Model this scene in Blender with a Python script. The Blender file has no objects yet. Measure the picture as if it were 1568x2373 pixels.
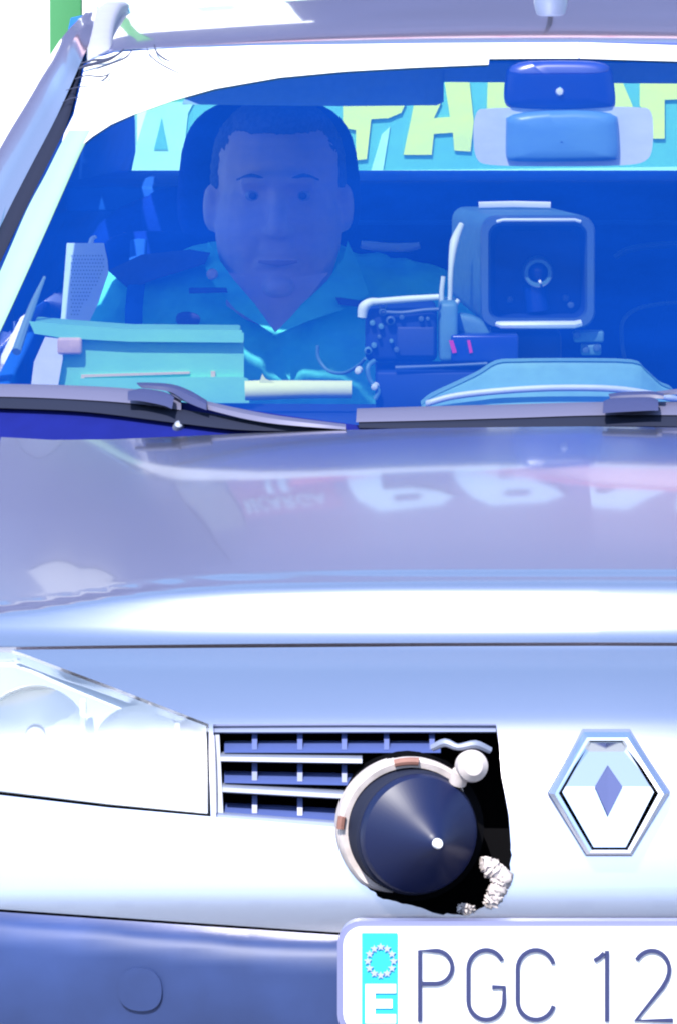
import bpy, bmesh, math, random
from mathutils import Vector, Matrix
from mathutils.geometry import delaunay_2d_cdt
random.seed(7)
R = math.radians
SC = bpy.context.scene
COL = SC.collection

# ------------------------------------------------------------------ camera, sky, sun, exposure
F, CX, CY = 18900.0, 784.0, 1186.5           # focal length and picture centre in picture units (1568 wide)
CAM = Vector((-0.297, -9.0, 1.82))
PITCH = math.atan((CY + 679.0) / F)
cd = bpy.data.cameras.new('camera')
cam = bpy.data.objects.new('camera', cd); COL.objects.link(cam)
cam.location = CAM; cam.rotation_euler = (R(90) - PITCH, 0, 0)
cd.sensor_fit = 'HORIZONTAL'; cd.sensor_width = 36.0; cd.lens = 36.0 * F / 1568.0
cd.clip_start = 0.5; cd.clip_end = 2000
SC.camera = cam

SUN_DIR = Vector((-0.23, -0.66, 0.83)).normalized()       # towards the sun
w = bpy.data.worlds.new('World'); SC.world = w; w.use_nodes = True
nt = w.node_tree
sky = nt.nodes.new('ShaderNodeTexSky'); sky.sky_type = 'NISHITA'; sky.sun_disc = False
sky.sun_elevation = math.asin(SUN_DIR.z); sky.sun_rotation = math.atan2(SUN_DIR.x, SUN_DIR.y)
sky.air_density = 1.0; sky.dust_density = 0.6; sky.ozone_density = 2.0
nt.nodes['Background'].inputs[1].default_value = 0.15
nt.links.new(sky.outputs[0], nt.nodes['Background'].inputs[0])
sd = bpy.data.lights.new('sun', 'SUN'); sd.energy = 3.4; sd.angle = R(0.5); sd.color = (1.0, 0.96, 0.9)
so = bpy.data.objects.new('sun', sd); COL.objects.link(so)
so.rotation_euler = SUN_DIR.to_track_quat('Z', 'Y').to_euler(); so.location = SUN_DIR * 30
vs = SC.view_settings
vs.view_transform = 'Standard'; vs.look = 'None'; vs.gamma = 1.0; vs.use_curve_mapping = False
vs.exposure = 1.52
SC.cycles.max_bounces = 10; SC.cycles.transparent_max_bounces = 24; SC.cycles.filter_width = 2.1
SC.cycles.caustics_reflective = False; SC.cycles.caustics_refractive = False

# ------------------------------------------------------------------ materials
def mat(name, col, rough=0.5, metal=0.0, coat=0.0, spec=0.5, noise=0.0, nscale=40.0, bump=0.0, alpha=None):
    m = bpy.data.materials.new(name); m.use_nodes = True
    t = m.node_tree; p = t.nodes['Principled BSDF']
    p.inputs['Base Color'].default_value = (*col, 1); p.inputs['Roughness'].default_value = rough
    p.inputs['Metallic'].default_value = metal; p.inputs['Coat Weight'].default_value = coat
    p.inputs['Coat Roughness'].default_value = 0.04; p.inputs['Specular IOR Level'].default_value = spec
    if noise or bump:
        tc = t.nodes.new('ShaderNodeTexCoord'); n = t.nodes.new('ShaderNodeTexNoise')
        n.inputs['Scale'].default_value = nscale; n.inputs['Detail'].default_value = 6
        t.links.new(tc.outputs['Object'], n.inputs['Vector'])
        if noise:
            mx = t.nodes.new('ShaderNodeMix'); mx.data_type = 'RGBA'
            mx.inputs[6].default_value = (*[c * (1 - noise) for c in col], 1)
            mx.inputs[7].default_value = (*[min(1, c * (1 + noise)) for c in col], 1)
            t.links.new(n.outputs['Fac'], mx.inputs[0]); t.links.new(mx.outputs[2], p.inputs['Base Color'])
        if bump:
            b = t.nodes.new('ShaderNodeBump'); b.inputs['Strength'].default_value = bump; b.inputs['Distance'].default_value = 0.002
            t.links.new(n.outputs['Fac'], b.inputs['Height']); t.links.new(b.outputs[0], p.inputs['Normal'])
    return m

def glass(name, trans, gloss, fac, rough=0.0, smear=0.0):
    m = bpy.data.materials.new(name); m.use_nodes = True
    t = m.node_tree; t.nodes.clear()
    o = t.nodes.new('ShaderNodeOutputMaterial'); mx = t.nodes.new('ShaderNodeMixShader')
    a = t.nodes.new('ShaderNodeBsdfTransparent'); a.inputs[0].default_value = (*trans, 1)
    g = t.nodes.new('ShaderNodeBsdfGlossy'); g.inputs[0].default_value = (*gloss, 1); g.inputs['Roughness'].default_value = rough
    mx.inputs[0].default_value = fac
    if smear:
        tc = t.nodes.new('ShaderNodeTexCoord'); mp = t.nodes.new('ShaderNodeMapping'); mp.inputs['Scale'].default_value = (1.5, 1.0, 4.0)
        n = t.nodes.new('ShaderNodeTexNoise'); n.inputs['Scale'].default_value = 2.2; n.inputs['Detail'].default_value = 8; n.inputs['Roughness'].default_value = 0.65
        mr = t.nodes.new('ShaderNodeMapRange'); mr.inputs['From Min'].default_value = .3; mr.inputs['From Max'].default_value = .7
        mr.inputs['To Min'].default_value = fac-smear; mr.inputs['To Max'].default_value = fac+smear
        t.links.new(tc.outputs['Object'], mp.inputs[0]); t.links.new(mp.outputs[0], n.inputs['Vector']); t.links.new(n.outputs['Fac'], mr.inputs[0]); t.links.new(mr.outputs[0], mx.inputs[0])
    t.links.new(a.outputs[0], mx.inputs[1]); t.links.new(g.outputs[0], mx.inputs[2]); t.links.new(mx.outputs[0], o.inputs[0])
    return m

M = dict(
    paint=mat('silver_paint', (0.72, 0.69, 0.76), 0.20, 0.975, 1.0, noise=0.05, nscale=700),
    chrome=mat('chrome', (0.86, 0.88, 0.92), 0.08, 1.0),
    chromed=mat('badge_dark_enamel', (0.07, 0.085, 0.19), 0.9, 0.0, spec=0.05),
    black=mat('black_rubber', (0.010, 0.013, 0.030), 0.8, spec=0.15),
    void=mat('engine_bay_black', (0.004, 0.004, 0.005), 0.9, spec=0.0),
    navy=mat('dark_bumper_plastic', (0.017, 0.034, 0.115), 0.5, spec=0.4, noise=0.8, nscale=6, bump=0.35),
    grey=mat('grille_plastic', (0.05, 0.075, 0.22), 0.4),
    slat=mat('grille_slat_silver', (0.16, 0.18, 0.25), 0.5, 0.2, noise=0.15, nscale=50),
    plate=mat('plate_white', (0.74, 0.74, 0.77), 0.4, noise=0.08, nscale=24),
    ink=mat('plate_ink', (0.02, 0.026, 0.09), 0.5),
    eublue=mat('plate_band_blue', (0.02, 0.42, 0.62), 0.4),
    star=mat('plate_star', (0.30, 0.33, 0.52), 0.4),
    white=mat('white_plastic', (0.75, 0.75, 0.75), 0.45, noise=0.04, nscale=30),
    dirtywhite=mat('worn_white_plastic', (0.42, 0.37, 0.36), 0.7, noise=0.5, nscale=45, bump=0.5),
    rust=mat('rusty_metal', (0.20, 0.09, 0.07), 0.7, noise=0.4, nscale=60),
    cone=mat('black_cone_plastic', (0.004, 0.008, 0.040), 0.42, spec=0.3),
    screw=mat('white_screw', (0.8, 0.8, 0.8), 0.3),
    cabin=mat('cabin_plastic', (0.02, 0.11, 0.42), 0.8, spec=0.1, noise=0.2, nscale=25),
    holder=mat('plate_holder_lavender', (0.16, 0.17, 0.30), 0.4, spec=0.4),
    rail=mat('roof_rail_grey', (0.30, 0.31, 0.38), 0.5, 0.0, noise=0.1, nscale=30),
    boardp=mat('pale_board', (0.32, 0.33, 0.36), 0.8),
    frame=mat('grille_frame_grey', (0.17, 0.20, 0.32), 0.4, 0.3),
    twig=mat('dark_reflection_mark', (0.02, 0.025, 0.06), 0.8),
    cowl=mat('cowl_plastic', (0.004, 0.008, 0.11), 0.8, spec=0.1, noise=0.2, nscale=30),
    seat=mat('seat_fabric', (0.004, 0.025, 0.22), 0.9, spec=0.1, noise=0.3, nscale=120, bump=0.5),
    liner=mat('headliner_fabric', (0.30, 0.58, 0.72), 0.9, noise=0.1, nscale=90),
    dash=mat('dashboard_plastic', (0.02, 0.04, 0.11), 0.6, noise=0.15, nscale=60),
    binnacle=mat('binnacle_plastic', (0.20, 0.46, 0.40), 0.55, noise=0.1, nscale=60),
    edge_band=mat('pale_edge_band', (0.20, 0.33, 0.25), 0.4, noise=0.06, nscale=20),
    strip=mat('white_painted_reflection', (0.62, 0.63, 0.63), 0.35, coat=0.3, noise=0.06, nscale=9),
    shirt=mat('green_uniform_cotton', (0.13, 0.76, 0.56), 0.9, spec=0.2, noise=0.25, nscale=26, bump=0.7),
    patch=mat('dark_cloth_patch', (0.05, 0.05, 0.12), 0.85, noise=0.3, nscale=120),
    skin=mat('skin', (0.60, 0.41, 0.42), 0.65, noise=0.25, nscale=22, bump=0.3),
    hair=mat('dark_hair', (0.09, 0.11, 0.20), 0.9, spec=0.1, noise=0.5, nscale=160, bump=0.8),
    eye=mat('eye_white', (0.30, 0.26, 0.27), 0.4), iris=mat('dark_iris', (0.03, 0.02, 0.02), 0.2),
    lip=mat('lip', (0.40, 0.22, 0.24), 0.6),
    case=mat('green_case_plastic', (0.26, 0.78, 0.42), 0.5, noise=0.08, nscale=18),
    tan=mat('tan_stripe', (0.85, 0.62, 0.30), 0.6), brass=mat('brass_clasp', (0.75, 0.50, 0.30), 0.5, noise=0.3, nscale=80),
    paper=mat('pale_yellow_paper', (0.85, 0.90, 0.32), 0.8), sheetw=mat('white_card', (0.85, 0.85, 0.80), 0.7),
    camgrey=mat('radar_housing_grey', (0.10, 0.25, 0.25), 0.55, noise=0.18, nscale=70, bump=0.2),
    camrim=mat('radar_rim_grey', (0.06, 0.12, 0.15), 0.45),
    camin=mat('radar_inner_dark', (0.012, 0.035, 0.12), 0.6, spec=0.3),
    pale=mat('pale_cable', (0.75, 0.80, 0.62), 0.5),
    led=mat('red_indicator', (0.75, 0.02, 0.20), 0.3),
    mesh=mat('white_mesh_cloth', (0.92, 0.92, 0.86), 0.8), meshdot=mat('mesh_hole_grey', (0.34, 0.38, 0.45), 0.8),
    mirrorpale=mat('mirror_housing_pale', (0.75, 0.80, 0.78), 0.4),
    mirrorgrey=mat('mirror_cover_grey', (0.14, 0.34, 0.50), 0.35),
    pod=mat('sensor_pod_black', (0.006, 0.03, 0.20), 0.3),
    wiper=mat('wiper_metal', (0.10, 0.10, 0.17), 0.45, 0.3), wiperdark=mat('wiper_joint_dark', (0.025, 0.03, 0.09), 0.45),
    lens=glass('headlight_lens', (0.88, 0.92, 0.95), (1, 1, 1), 0.42, 0.30),
    reflector=mat('headlight_reflector', (0.95, 0.96, 0.96), 0.30, 0.3),
    bezel=mat('headlight_bezel', (0.72, 0.75, 0.77), 0.4),
    bulb=mat('bulb_cap', (0.72, 0.76, 0.82), 0.3), amber=mat('clear_indicator', (0.62, 0.72, 0.85), 0.3),
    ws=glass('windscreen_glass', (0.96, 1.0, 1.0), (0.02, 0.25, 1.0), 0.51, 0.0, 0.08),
    rw=glass('rear_window_glass', (0.55, 0.95, 0.90), (0.1, 0.4, 1.0), 0.08),
    sg=glass('side_window_glass', (0.6, 0.85, 0.85), (0.3, 0.6, 1.0), 0.1),
    hoard=mat('pale_green_banner', (0.14, 0.40, 0.29), 0.7, noise=0.1, nscale=3),
    hoardt=mat('banner_top_green', (0.55, 0.75, 0.50), 0.7),
    letter=mat('banner_yellow_letter', (0.92, 0.74, 0.05), 0.7),
    green=mat('green_post_paint', (0.045, 0.20, 0.075), 0.5, noise=0.12, nscale=8),
    wall=mat('white_render', (0.90, 0.89, 0.88), 0.8, noise=0.04, nscale=3, bump=0.3),
    facade=mat('lavender_render', (0.066, 0.076, 0.165), 0.85, noise=0.25, nscale=1.2),
    facaded=mat('facade_dark_panel', (0.046, 0.056, 0.14), 0.8), house=mat('added_house_render', (0.58, 0.56, 0.56), 0.85, noise=0.1, nscale=0.7), addedhousewin=mat('added_house_window', (0.16, 0.17, 0.20), 0.5), facadep=mat('sign_panel_mauve', (0.12, 0.07, 0.16), 0.8), facadel=mat('facade_light_panel', (0.095, 0.115, 0.17), 0.8),
    signl=mat('facade_sign_letter', (0.25, 0.42, 0.52), 0.6),
    awn=mat('awning_white', (0.52, 0.36, 0.43), 0.8), awnp=mat('awning_pink', (0.45, 0.13, 0.22), 0.8),
    ground=mat('pale_paving', (0.26, 0.26, 0.26), 0.85, noise=0.1, nscale=1.5, bump=0.3),
    tyre=mat('tyre_rubber', (0.015, 0.015, 0.016), 0.8), rim=mat('wheel_rim', (0.5, 0.5, 0.53), 0.3, 0.8),
)

# ------------------------------------------------------------------ picture ray -> point at a real depth
def fwd(d, z): return d * math.cos(PITCH) + (CAM.z - z) * math.sin(PITCH)
def Z(py, y): return CAM.z - (y + 9.0) * math.tan(PITCH + math.atan((py - CY) / F))
def XX(px, py, y): return CAM.x + (px - CX) / F * fwd(y + 9.0, Z(py, y))
def W(px, py, y): return Vector((XX(px, py, y), y, Z(py, y)))

def mono(xs, ys):
    n = len(xs); h = [xs[i+1]-xs[i] for i in range(n-1)]; s = [(ys[i+1]-ys[i])/h[i] for i in range(n-1)]
    m = [s[0]] + [0 if s[i-1]*s[i] <= 0 else 2*s[i-1]*s[i]/(s[i-1]+s[i]) for i in range(1, n-1)] + [s[-1]]
    def f(x):
        if x <= xs[0]: return ys[0] + m[0]*(x-xs[0])
        if x >= xs[-1]: return ys[-1] + m[-1]*(x-xs[-1])
        i = 0
        while x > xs[i+1]: i += 1
        t = (x-xs[i])/h[i]
        return ((2*t**3-3*t*t+1)*ys[i] + (t**3-2*t*t+t)*h[i]*m[i] + (-2*t**3+3*t*t)*ys[i+1] + (t**3-t*t)*h[i]*m[i+1])
    return f

class Surf:
    """a body surface: depth y as a function of the car's X and the height row py"""
    def __init__(s, Y): s.Y = Y
    def P(s, X, py):
        y = s.Y(X, py); return Vector((X, y, Z(py, y)))
    def toX(s, px, py):
        X = XX(px, py, s.Y(0, py))
        for _ in range(6): X = XX(px, py, s.Y(X, py))
        return X
    def at(s, px, py, off=0.0):
        X = s.toX(px, py); p = s.P(X, py)
        return p + s.N(X, py) * off
    def N(s, X, py):
        a = s.P(X+.002, py) - s.P(X-.002, py); b = s.P(X, py-2) - s.P(X, py+2)
        n = a.cross(b).normalized()
        return n if n.y < 0 or n.z > 0.3 else -n

# ------------------------------------------------------------------ object helpers
def link(name, me, m=None, parent=None):
    o = bpy.data.objects.new(name, me); COL.objects.link(o)
    if m is not None:
        for q in (m if isinstance(m, (list, tuple)) else [m]): me.materials.append(q)
    if parent is not None: o.parent = parent
    return o
def thing(name, label, cat, group=None, loc=(0, 0, 0)):
    o = bpy.data.objects.new(name, None); COL.objects.link(o); o.location = loc
    o.empty_display_size = 0.1
    tag(o, label, cat, group); return o
def tag(o, label, cat, group=None):
    o['label'] = label; o['category'] = cat
    if group: o['group'] = group
    return o
def bm_obj(name, bm, m, parent=None, smooth=40):
    me = bpy.data.meshes.new(name); bmesh.ops.recalc_face_normals(bm, faces=bm.faces); bm.to_mesh(me); bm.free()
    if smooth:
        for p in me.polygons: p.use_smooth = True
        me.set_sharp_from_angle(angle=R(smooth))
    return link(name, me, m, parent)

def inpoly(p, poly):
    x, y = p; c = False; j = len(poly)-1
    for i in range(len(poly)):
        xi, yi = poly[i]; xj, yj = poly[j]
        if (yi > y) != (yj > y) and x < (xj-xi)*(y-yi)/(yj-yi)+xi: c = not c
        j = i
    return c
def dens(poly, h):
    out = []
    for i in range(len(poly)):
        a = Vector(poly[i]); b = Vector(poly[(i+1) % len(poly)])
        n = max(1, int((b-a).length/h+.5))
        for k in range(n): out.append(tuple(a.lerp(b, k/n)))
    return out
def smooth_poly(poly, it=2, closed=True):
    """Chaikin corner cutting"""
    for _ in range(it):
        q = []; n = len(poly)
        if not closed: q.append(poly[0])
        for i in range(n if closed else n-1):
            a = poly[i]; b = poly[(i+1) % n]
            q.append((a[0]*.75+b[0]*.25, a[1]*.75+b[1]*.25)); q.append((a[0]*.25+b[0]*.75, a[1]*.25+b[1]*.75))
        if not closed: q.append(poly[-1])
        poly = q
    return poly
PYM = 2080.0
def panel(name, outline, surf, m, parent, holes=(), h=0.02, rim=0.015, off=0.0, pxin=True, sm=True):
    """a sheet cut to an outline (with holes) lying on a Surf, with edges turned back by `rim`"""
    conv = (lambda q: (surf.toX(*q), q[1]/PYM)) if pxin else (lambda q: (q[0], q[1]/PYM))
    loops = [dens([conv(q) for q in lp], h) for lp in [outline, *holes]]
    vs_, ed = [], []
    for lp in loops:
        b = len(vs_); vs_ += lp; ed += [(b+i, b+(i+1) % len(lp)) for i in range(len(lp))]
    x0 = min(v[0] for v in loops[0]); x1 = max(v[0] for v in loops[0]); y0 = min(v[1] for v in loops[0]); y1 = max(v[1] for v in loops[0])
    segs = vs_[:]
    from mathutils.kdtree import KDTree
    kd = KDTree(len(segs))
    for i, q in enumerate(segs): kd.insert((q[0], q[1], 0), i)
    kd.balance()
    nx = int((x1-x0)/h)+1; ny = int((y1-y0)/h)+1
    for i in range(nx+1):
        for j in range(ny+1):
            q = (x0+(i+.5*(j % 2))*h, y0+j*h*.9)
            if kd.find((q[0], q[1], 0))[2] < h*.55: continue
            if inpoly(q, loops[0]) and not any(inpoly(q, hl) for hl in loops[1:]): vs_.append(q)
    vo, eo, fo, *_ = delaunay_2d_cdt([Vector(v) for v in vs_], ed, [], 0, 1e-7)
    tris = []
    for f in fo:
        c = (sum(vo[i][0] for i in f)/3, sum(vo[i][1] for i in f)/3)
        if inpoly(c, loops[0]) and not any(inpoly(c, hl) for hl in loops[1:]): tris.append(tuple(f))
    used = sorted({i for t in tris for i in t}); mp = {g: k for k, g in enumerate(used)}
    P, Nn = [], []
    for g in used:
        X, py = vo[g][0], vo[g][1]*PYM
        n = surf.N(X, py); P.append(surf.P(X, py)+n*off); Nn.append(n)
    F_ = []
    for t in tris:
        a, b, c = (mp[i] for i in t)
        n = (P[b]-P[a]).cross(P[c]-P[a])
        F_.append((a, b, c) if n.dot(Nn[a]) > 0 else (a, c, b))
    cnt = {}
    for t in F_:
        for k in range(3):
            e = (t[k], t[(k+1) % 3]); cnt.setdefault(tuple(sorted(e)), []).append(e)
    if rim:
        for key, l in cnt.items():
            if len(l) == 1:
                a, b = l[0]; k = len(P)
                back = lambda i: P[i] - Nn[i]*rim + Vector((0, rim*.6, 0))
                P += [P[a].copy(), P[b].copy(), back(a), back(b)]
                fn = None
                F_.append((k+1, k, k+2, k+3))
                e = P[b]-P[a]; r_ = Nn[a].cross(e)
                r_ = -r_.normalized() if r_.length > 1e-9 else Nn[a]
                Nn += [r_]*4
    me = bpy.data.meshes.new(name); me.from_pydata(P, [], F_); me.update()
    for p in me.polygons: p.use_smooth = True
    if sm: me.normals_split_custom_set_from_vertices([tuple(n) for n in Nn])
    return link(name, me, m, parent)

def cr(p0, p1, p2, p3, t): return 0.5*((2*p1)+(-p0+p2)*t+(2*p0-5*p1+4*p2-p3)*t*t+(-p0+3*p1-3*p2+p3)*t**3)
def cat(pts, n):
    """Catmull-Rom through points, n steps per span"""
    pts = [Vector(p) for p in pts]; out = []
    for i in range(len(pts)-1):
        a = pts[i-1] if i else pts[0]*2-pts[1]; d = pts[i+2] if i+2 < len(pts) else pts[-1]*2-pts[-2]
        for k in range(n): out.append(cr(a, pts[i], pts[i+1], d, k/n))
    out.append(pts[-1]); return out
def loft(name, rows, m, parent, nu=1, nv=1, closed=False, thick=0.0, smooth=50):
    if nu > 1: rows = [cat(r, nu) for r in rows]
    if nv > 1:
        cols = [cat(c, nv) for c in zip(*rows)]; rows = list(zip(*cols))
    bm = bmesh.new(); g = [[bm.verts.new(p) for p in r] for r in rows]
    for i in range(len(g)-1):
        k = len(g[i])
        for j in range(k if closed else k-1):
            try: bm.faces.new((g[i][j], g[i][(j+1) % k], g[i+1][(j+1) % k], g[i+1][j]))
            except ValueError: pass
    if closed:
        for r in (g[0], g[-1]):
            try: bm.faces.new(r)
            except ValueError: pass
    o = bm_obj(name, bm, m, parent, smooth)
    if thick:
        s = o.modifiers.new('thickness', 'SOLIDIFY'); s.thickness = thick; s.offset = 0
    return o
def tube_bm(bm, pts, r, n=10, flat=None):
    pts = [Vector(p) for p in pts]; rs = list(r) if isinstance(r, (list, tuple)) else [r]*len(pts)
    if len(rs) != len(pts):
        q = len(rs)-1; rs = [rs[min(q-1, int(i/(len(pts)-1)*q))]+(rs[min(q, int(i/(len(pts)-1)*q)+1)]-rs[min(q-1, int(i/(len(pts)-1)*q))])*(i/(len(pts)-1)*q-min(q-1, int(i/(len(pts)-1)*q))) for i in range(len(pts))]
    up = Vector((0, -1, 0.02)); prev = None; rings = []
    for i, p in enumerate(pts):
        t = (pts[min(i+1, len(pts)-1)]-pts[max(i-1, 0)]).normalized()
        a = t.cross(up)
        if a.length < .05: a = t.cross(Vector((1, 0, 0)))
        a.normalize(); b = a.cross(t).normalized()
        fl = flat if flat else 1.0
        rings.append([bm.verts.new(p+(a*math.cos(2*math.pi*k/n)+b*math.sin(2*math.pi*k/n)*fl)*rs[i]) for k in range(n)])
    for i in range(len(rings)-1):
        for k in range(n): bm.faces.new((rings[i][k], rings[i][(k+1) % n], rings[i+1][(k+1) % n], rings[i+1][k]))
    bm.faces.new(rings[0]); bm.faces.new(rings[-1])
def tube(name, pts, r, m, parent=None, n=10, flat=None, sub=1):
    bm = bmesh.new(); tube_bm(bm, cat(pts, sub) if sub > 1 else pts, r, n, flat); return bm_obj(name, bm, m, parent)
def box_bm(bm, lo, hi, bev=0.0, mtx=None):
    r = bmesh.ops.create_cube(bm, size=1.0)
    lo, hi = Vector(lo), Vector(hi); c = (lo+hi)/2; s = hi-lo
    for v in r['verts']: v.co = Vector((v.co.x*s.x+c.x, v.co.y*s.y+c.y, v.co.z*s.z+c.z))
    if bev:
        es = {e for v in r['verts'] for e in v.link_edges}
        nb = bmesh.ops.bevel(bm, geom=list(es), offset=bev, segments=3, profile=0.5, affect='EDGES')
        vsn = [v for v in nb['verts']] 
    return r
def box(name, lo, hi, m, parent=None, bev=0.004, rot=None):
    bm = bmesh.new(); lo, hi = Vector(lo), Vector(hi); c = (lo+hi)/2
    box_bm(bm, lo-c, hi-c, bev)
    o = bm_obj(name, bm, m, parent, 40); o.location = c
    if rot: o.rotation_euler = rot
    return o
def prism(name, pts, dirv, m, parent=None, bev=0.0, smooth=35):
    """extrude a closed 3D polygon along dirv"""
    bm = bmesh.new(); a = [bm.verts.new(p) for p in pts]; b = [bm.verts.new(Vector(p)+Vector(dirv)) for p in pts]
    bm.faces.new(a); bm.faces.new(b)
    n = len(a)
    for i in range(n): bm.faces.new((a[i], a[(i+1) % n], b[(i+1) % n], b[i]))
    bm.normal_update()
    if bev:
        bmesh.ops.bevel(bm, geom=[e for e in bm.edges], offset=bev, segments=2, profile=0.5, affect='EDGES')
    bmesh.ops.triangulate(bm, faces=[f for f in bm.faces if len(f.verts) > 4])
    return bm_obj(name, bm, m, parent, smooth)
def lathe(name, prof, m, parent, origin, axis, n=48, smooth=35):
    """prof: (radius, distance along axis)"""
    axis = Vector(axis).normalized(); q = axis.to_track_quat('Z', 'Y')
    bm = bmesh.new(); rings = []
    for r, t in prof:
        if r < 1e-6: rings.append([bm.verts.new(Vector(origin)+axis*t)])
        else: rings.append([bm.verts.new(Vector(origin)+q @ Vector((r*math.cos(2*math.pi*k/n), r*math.sin(2*math.pi*k/n), t))) for k in range(n)])
    for A, B in zip(rings, rings[1:]):
        if len(A) == 1 and len(B) == 1: continue
        for k in range(n):
            if len(A) == 1: bm.faces.new((A[0], B[k], B[(k+1) % n]))
            elif len(B) == 1: bm.faces.new((A[k], A[(k+1) % n], B[0]))
            else: bm.faces.new((A[k], A[(k+1) % n], B[(k+1) % n], B[k]))
    return bm_obj(name, bm, m, parent, smooth)
def stroke(name, pts, wd, m, parent, thick=0.002, surf_y=None):
    """a flat pen stroke: points in 3D on a y=const plane, width wd, standing proud towards -y"""
    pts = [Vector(p) for p in pts]; L, Rr = [], []
    for i, p in enumerate(pts):
        t = (pts[min(i+1, len(pts)-1)]-pts[max(i-1, 0)]); t.y = 0; t.normalize()
        nrm = Vector((-t.z, 0, t.x)); ext = Vector((0, 0, 0))
        L.append(p+nrm*wd/2); Rr.append(p-nrm*wd/2)
    bm = bmesh.new(); q = []
    for s in (0, -thick):
        q.append(([bm.verts.new(p+Vector((0, s, 0))) for p in L], [bm.verts.new(p+Vector((0, s, 0))) for p in Rr]))
    (l0, r0), (l1, r1) = q
    for i in range(len(pts)-1):
        bm.faces.new((l1[i], l1[i+1], r1[i+1], r1[i])); bm.faces.new((l0[i], r0[i], r0[i+1], l0[i+1]))
        bm.faces.new((l0[i], l0[i+1], l1[i+1], l1[i])); bm.faces.new((r0[i], r1[i], r1[i+1], r0[i+1]))
    for i in (0, -1): bm.faces.new((l0[i], l1[i], r1[i], r0[i]))
    return bm_obj(name, bm, m, parent, 30)
def joined(name, fs, m, parent, smooth=40):
    bm = bmesh.new()
    for f in fs: f(bm)
    return bm_obj(name, bm, m, parent, smooth)
def copy_tree(o, parent=None, mirror=False):
    c = o.copy(); COL.objects.link(c)
    if parent is not None: c.parent = parent
    for ch in list(o.children): copy_tree(ch, c)
    return c

# ------------------------------------------------------------------ surroundings
def structure(o): o['kind'] = 'structure'; return o
bm = bmesh.new(); S = 400
for i in range(2): pass
bmesh.ops.create_grid(bm, x_segments=8, y_segments=8, size=S)
structure(bm_obj('ground', bm, M['ground'], None, 0))
# low white wall, green post and banner behind the car
wl = XX(-900, 0, 13.0); wr = XX(118, 0, 13.0)
t = thing('white_wall', 'plain white rendered wall beside the green post, at the top left', 'wall')
box('wall_face', (wl-5, 13.0, 0), (wr+.6, 13.3, 2.4), M['wall'], t, 0.01)
box('coping', (wl-5.03, 12.96, 2.4), (wr+.63, 13.34, 2.48), M['wall'], t, 0.01)
t = thing('green_post', 'square green painted post between the white wall and the car roof', 'post', None, (XX(152, 50, 12.0), 12.0, 0))
hw = (XX(190, 50, 12.0)-XX(116, 50, 12.0))/2
box('shaft', (-hw, 0, 0.02), (hw, .1, 2.9), M['green'], t, 0.004)
box('base_plate', (-.11, -.05, 0), (.11, .15, .02), M['green'], t, 0.003)
box('cap', (-hw-.006, -.006, 2.9), (hw+.006, .106, 2.93), M['green'], t, 0.003)
YB = 11.0
t = thing('advertising_banner', 'pale green banner board with yellow letters seen through the rear window', 'banner')
bl = XX(196, 60, YB)
box('board', (bl, YB, .30), (2.6, YB+.03, 1.062), M['hoard'], t, 0.003)
box('top_band', (bl, YB-.003, 1.064), (2.6, YB+.033, 1.42), M['hoardt'], t, 0.003)
for k in range(4): box('leg', (bl+.2+k*1.0, YB+.035, 0), (bl+.26+k*1.0, YB+.085, 1.3), M['grey'], t, 0.004)
c2 = lambda pts: [W(784+x/2, y/2, YB) for x, y in pts]
LET = [[(20, 475), (310, 475), (290, 520), (230, 545), (150, 550), (130, 735), (80, 740), (80, 600), (20, 590)],
       [(350, 475), (475, 470), (440, 545), (515, 540), (490, 380), (605, 375), (625, 560), (610, 700), (535, 695), (528, 612), (440, 618), (430, 715), (300, 715)],
       [(690, 365), (800, 365), (850, 470), (900, 370), (1000, 370), (930, 560), (900, 700), (800, 700), (760, 560), (685, 540)],
       [(1180, 365), (1310, 365), (1375, 520), (1375, 640), (1290, 640), (1280, 500), (1270, 640), (1180, 640)],
       [(1395, 375), (1640, 380), (1640, 455), (1510, 460), (1510, 640), (1455, 640), (1440, 520), (1395, 490)]]
for L_ in LET:
    prism('banner_letter', [p+Vector((0, -.001, 0)) for p in c2(L_)], (0, -.008, 0), M['letter'], t, 0, 20)
d2 = lambda pts, dy: [W(x, y, YB)+Vector((0, dy, 0)) for x, y in pts]
prism('pale_panel', d2([(318, 235), (450, 235), (436, 262), (420, 420), (292, 420), (318, 330)], -.001), (0, -.004, 0), M['hoardt'], t)
prism('panel_triangle', d2([(375, 272), (390, 346), (357, 346)], -.006), (0, -.002, 0), M['hoard'], t)
prism('pale_stripe', [p+Vector((0, -.001, 0)) for p in c2([(200, 620), (238, 585), (205, 790), (150, 790)])], (0, -.004, 0), M['hoardt'], t)
prism('pale_stripe', [p+Vector((0, -.001, 0)) for p in c2([(-900, 800), (1700, 770), (1700, 850), (-900, 850)])], (0, -.003, 0), M['hoardt'], t)
# tall building across the street, mirrored in the bonnet
YF = 15.0
t = thing('shop_building', 'tall lavender rendered shop building behind the car, mirrored in its bonnet', 'building')
box('wall', (-9, YF, 0), (9, YF+6, 11.6), M['facade'], t, 0.02)
box('parapet', (-9.05, YF-.06, 11.602), (9.05, YF+6.05, 11.8), M['facadel'], t, 0.02)
def slab(nm, x0, z0, x1, z1, m, pr=.03, par=None):
    return box(nm, (x0, YF-pr, z0), (x1, YF-.002, z1), m, par or t, .006)
slab('window', -3.8, 7.6, -2.14, 9.75, M['facaded'], .04)
slab('light_panel', -2.10, 7.6, -1.74, 8.85, M['facadel'], .03)
slab('sign_panel', -1.71, 7.6, -1.02, 8.72, M['facadep'], .02)
for k in range(2): slab('sign_bar', -1.40+k*.08, 7.98, -1.36+k*.08, 8.2, M['signl'], .03)
slab('white_board', -5.6, 9.32, -3.98, 10.3, M['boardp'], .08)
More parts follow.
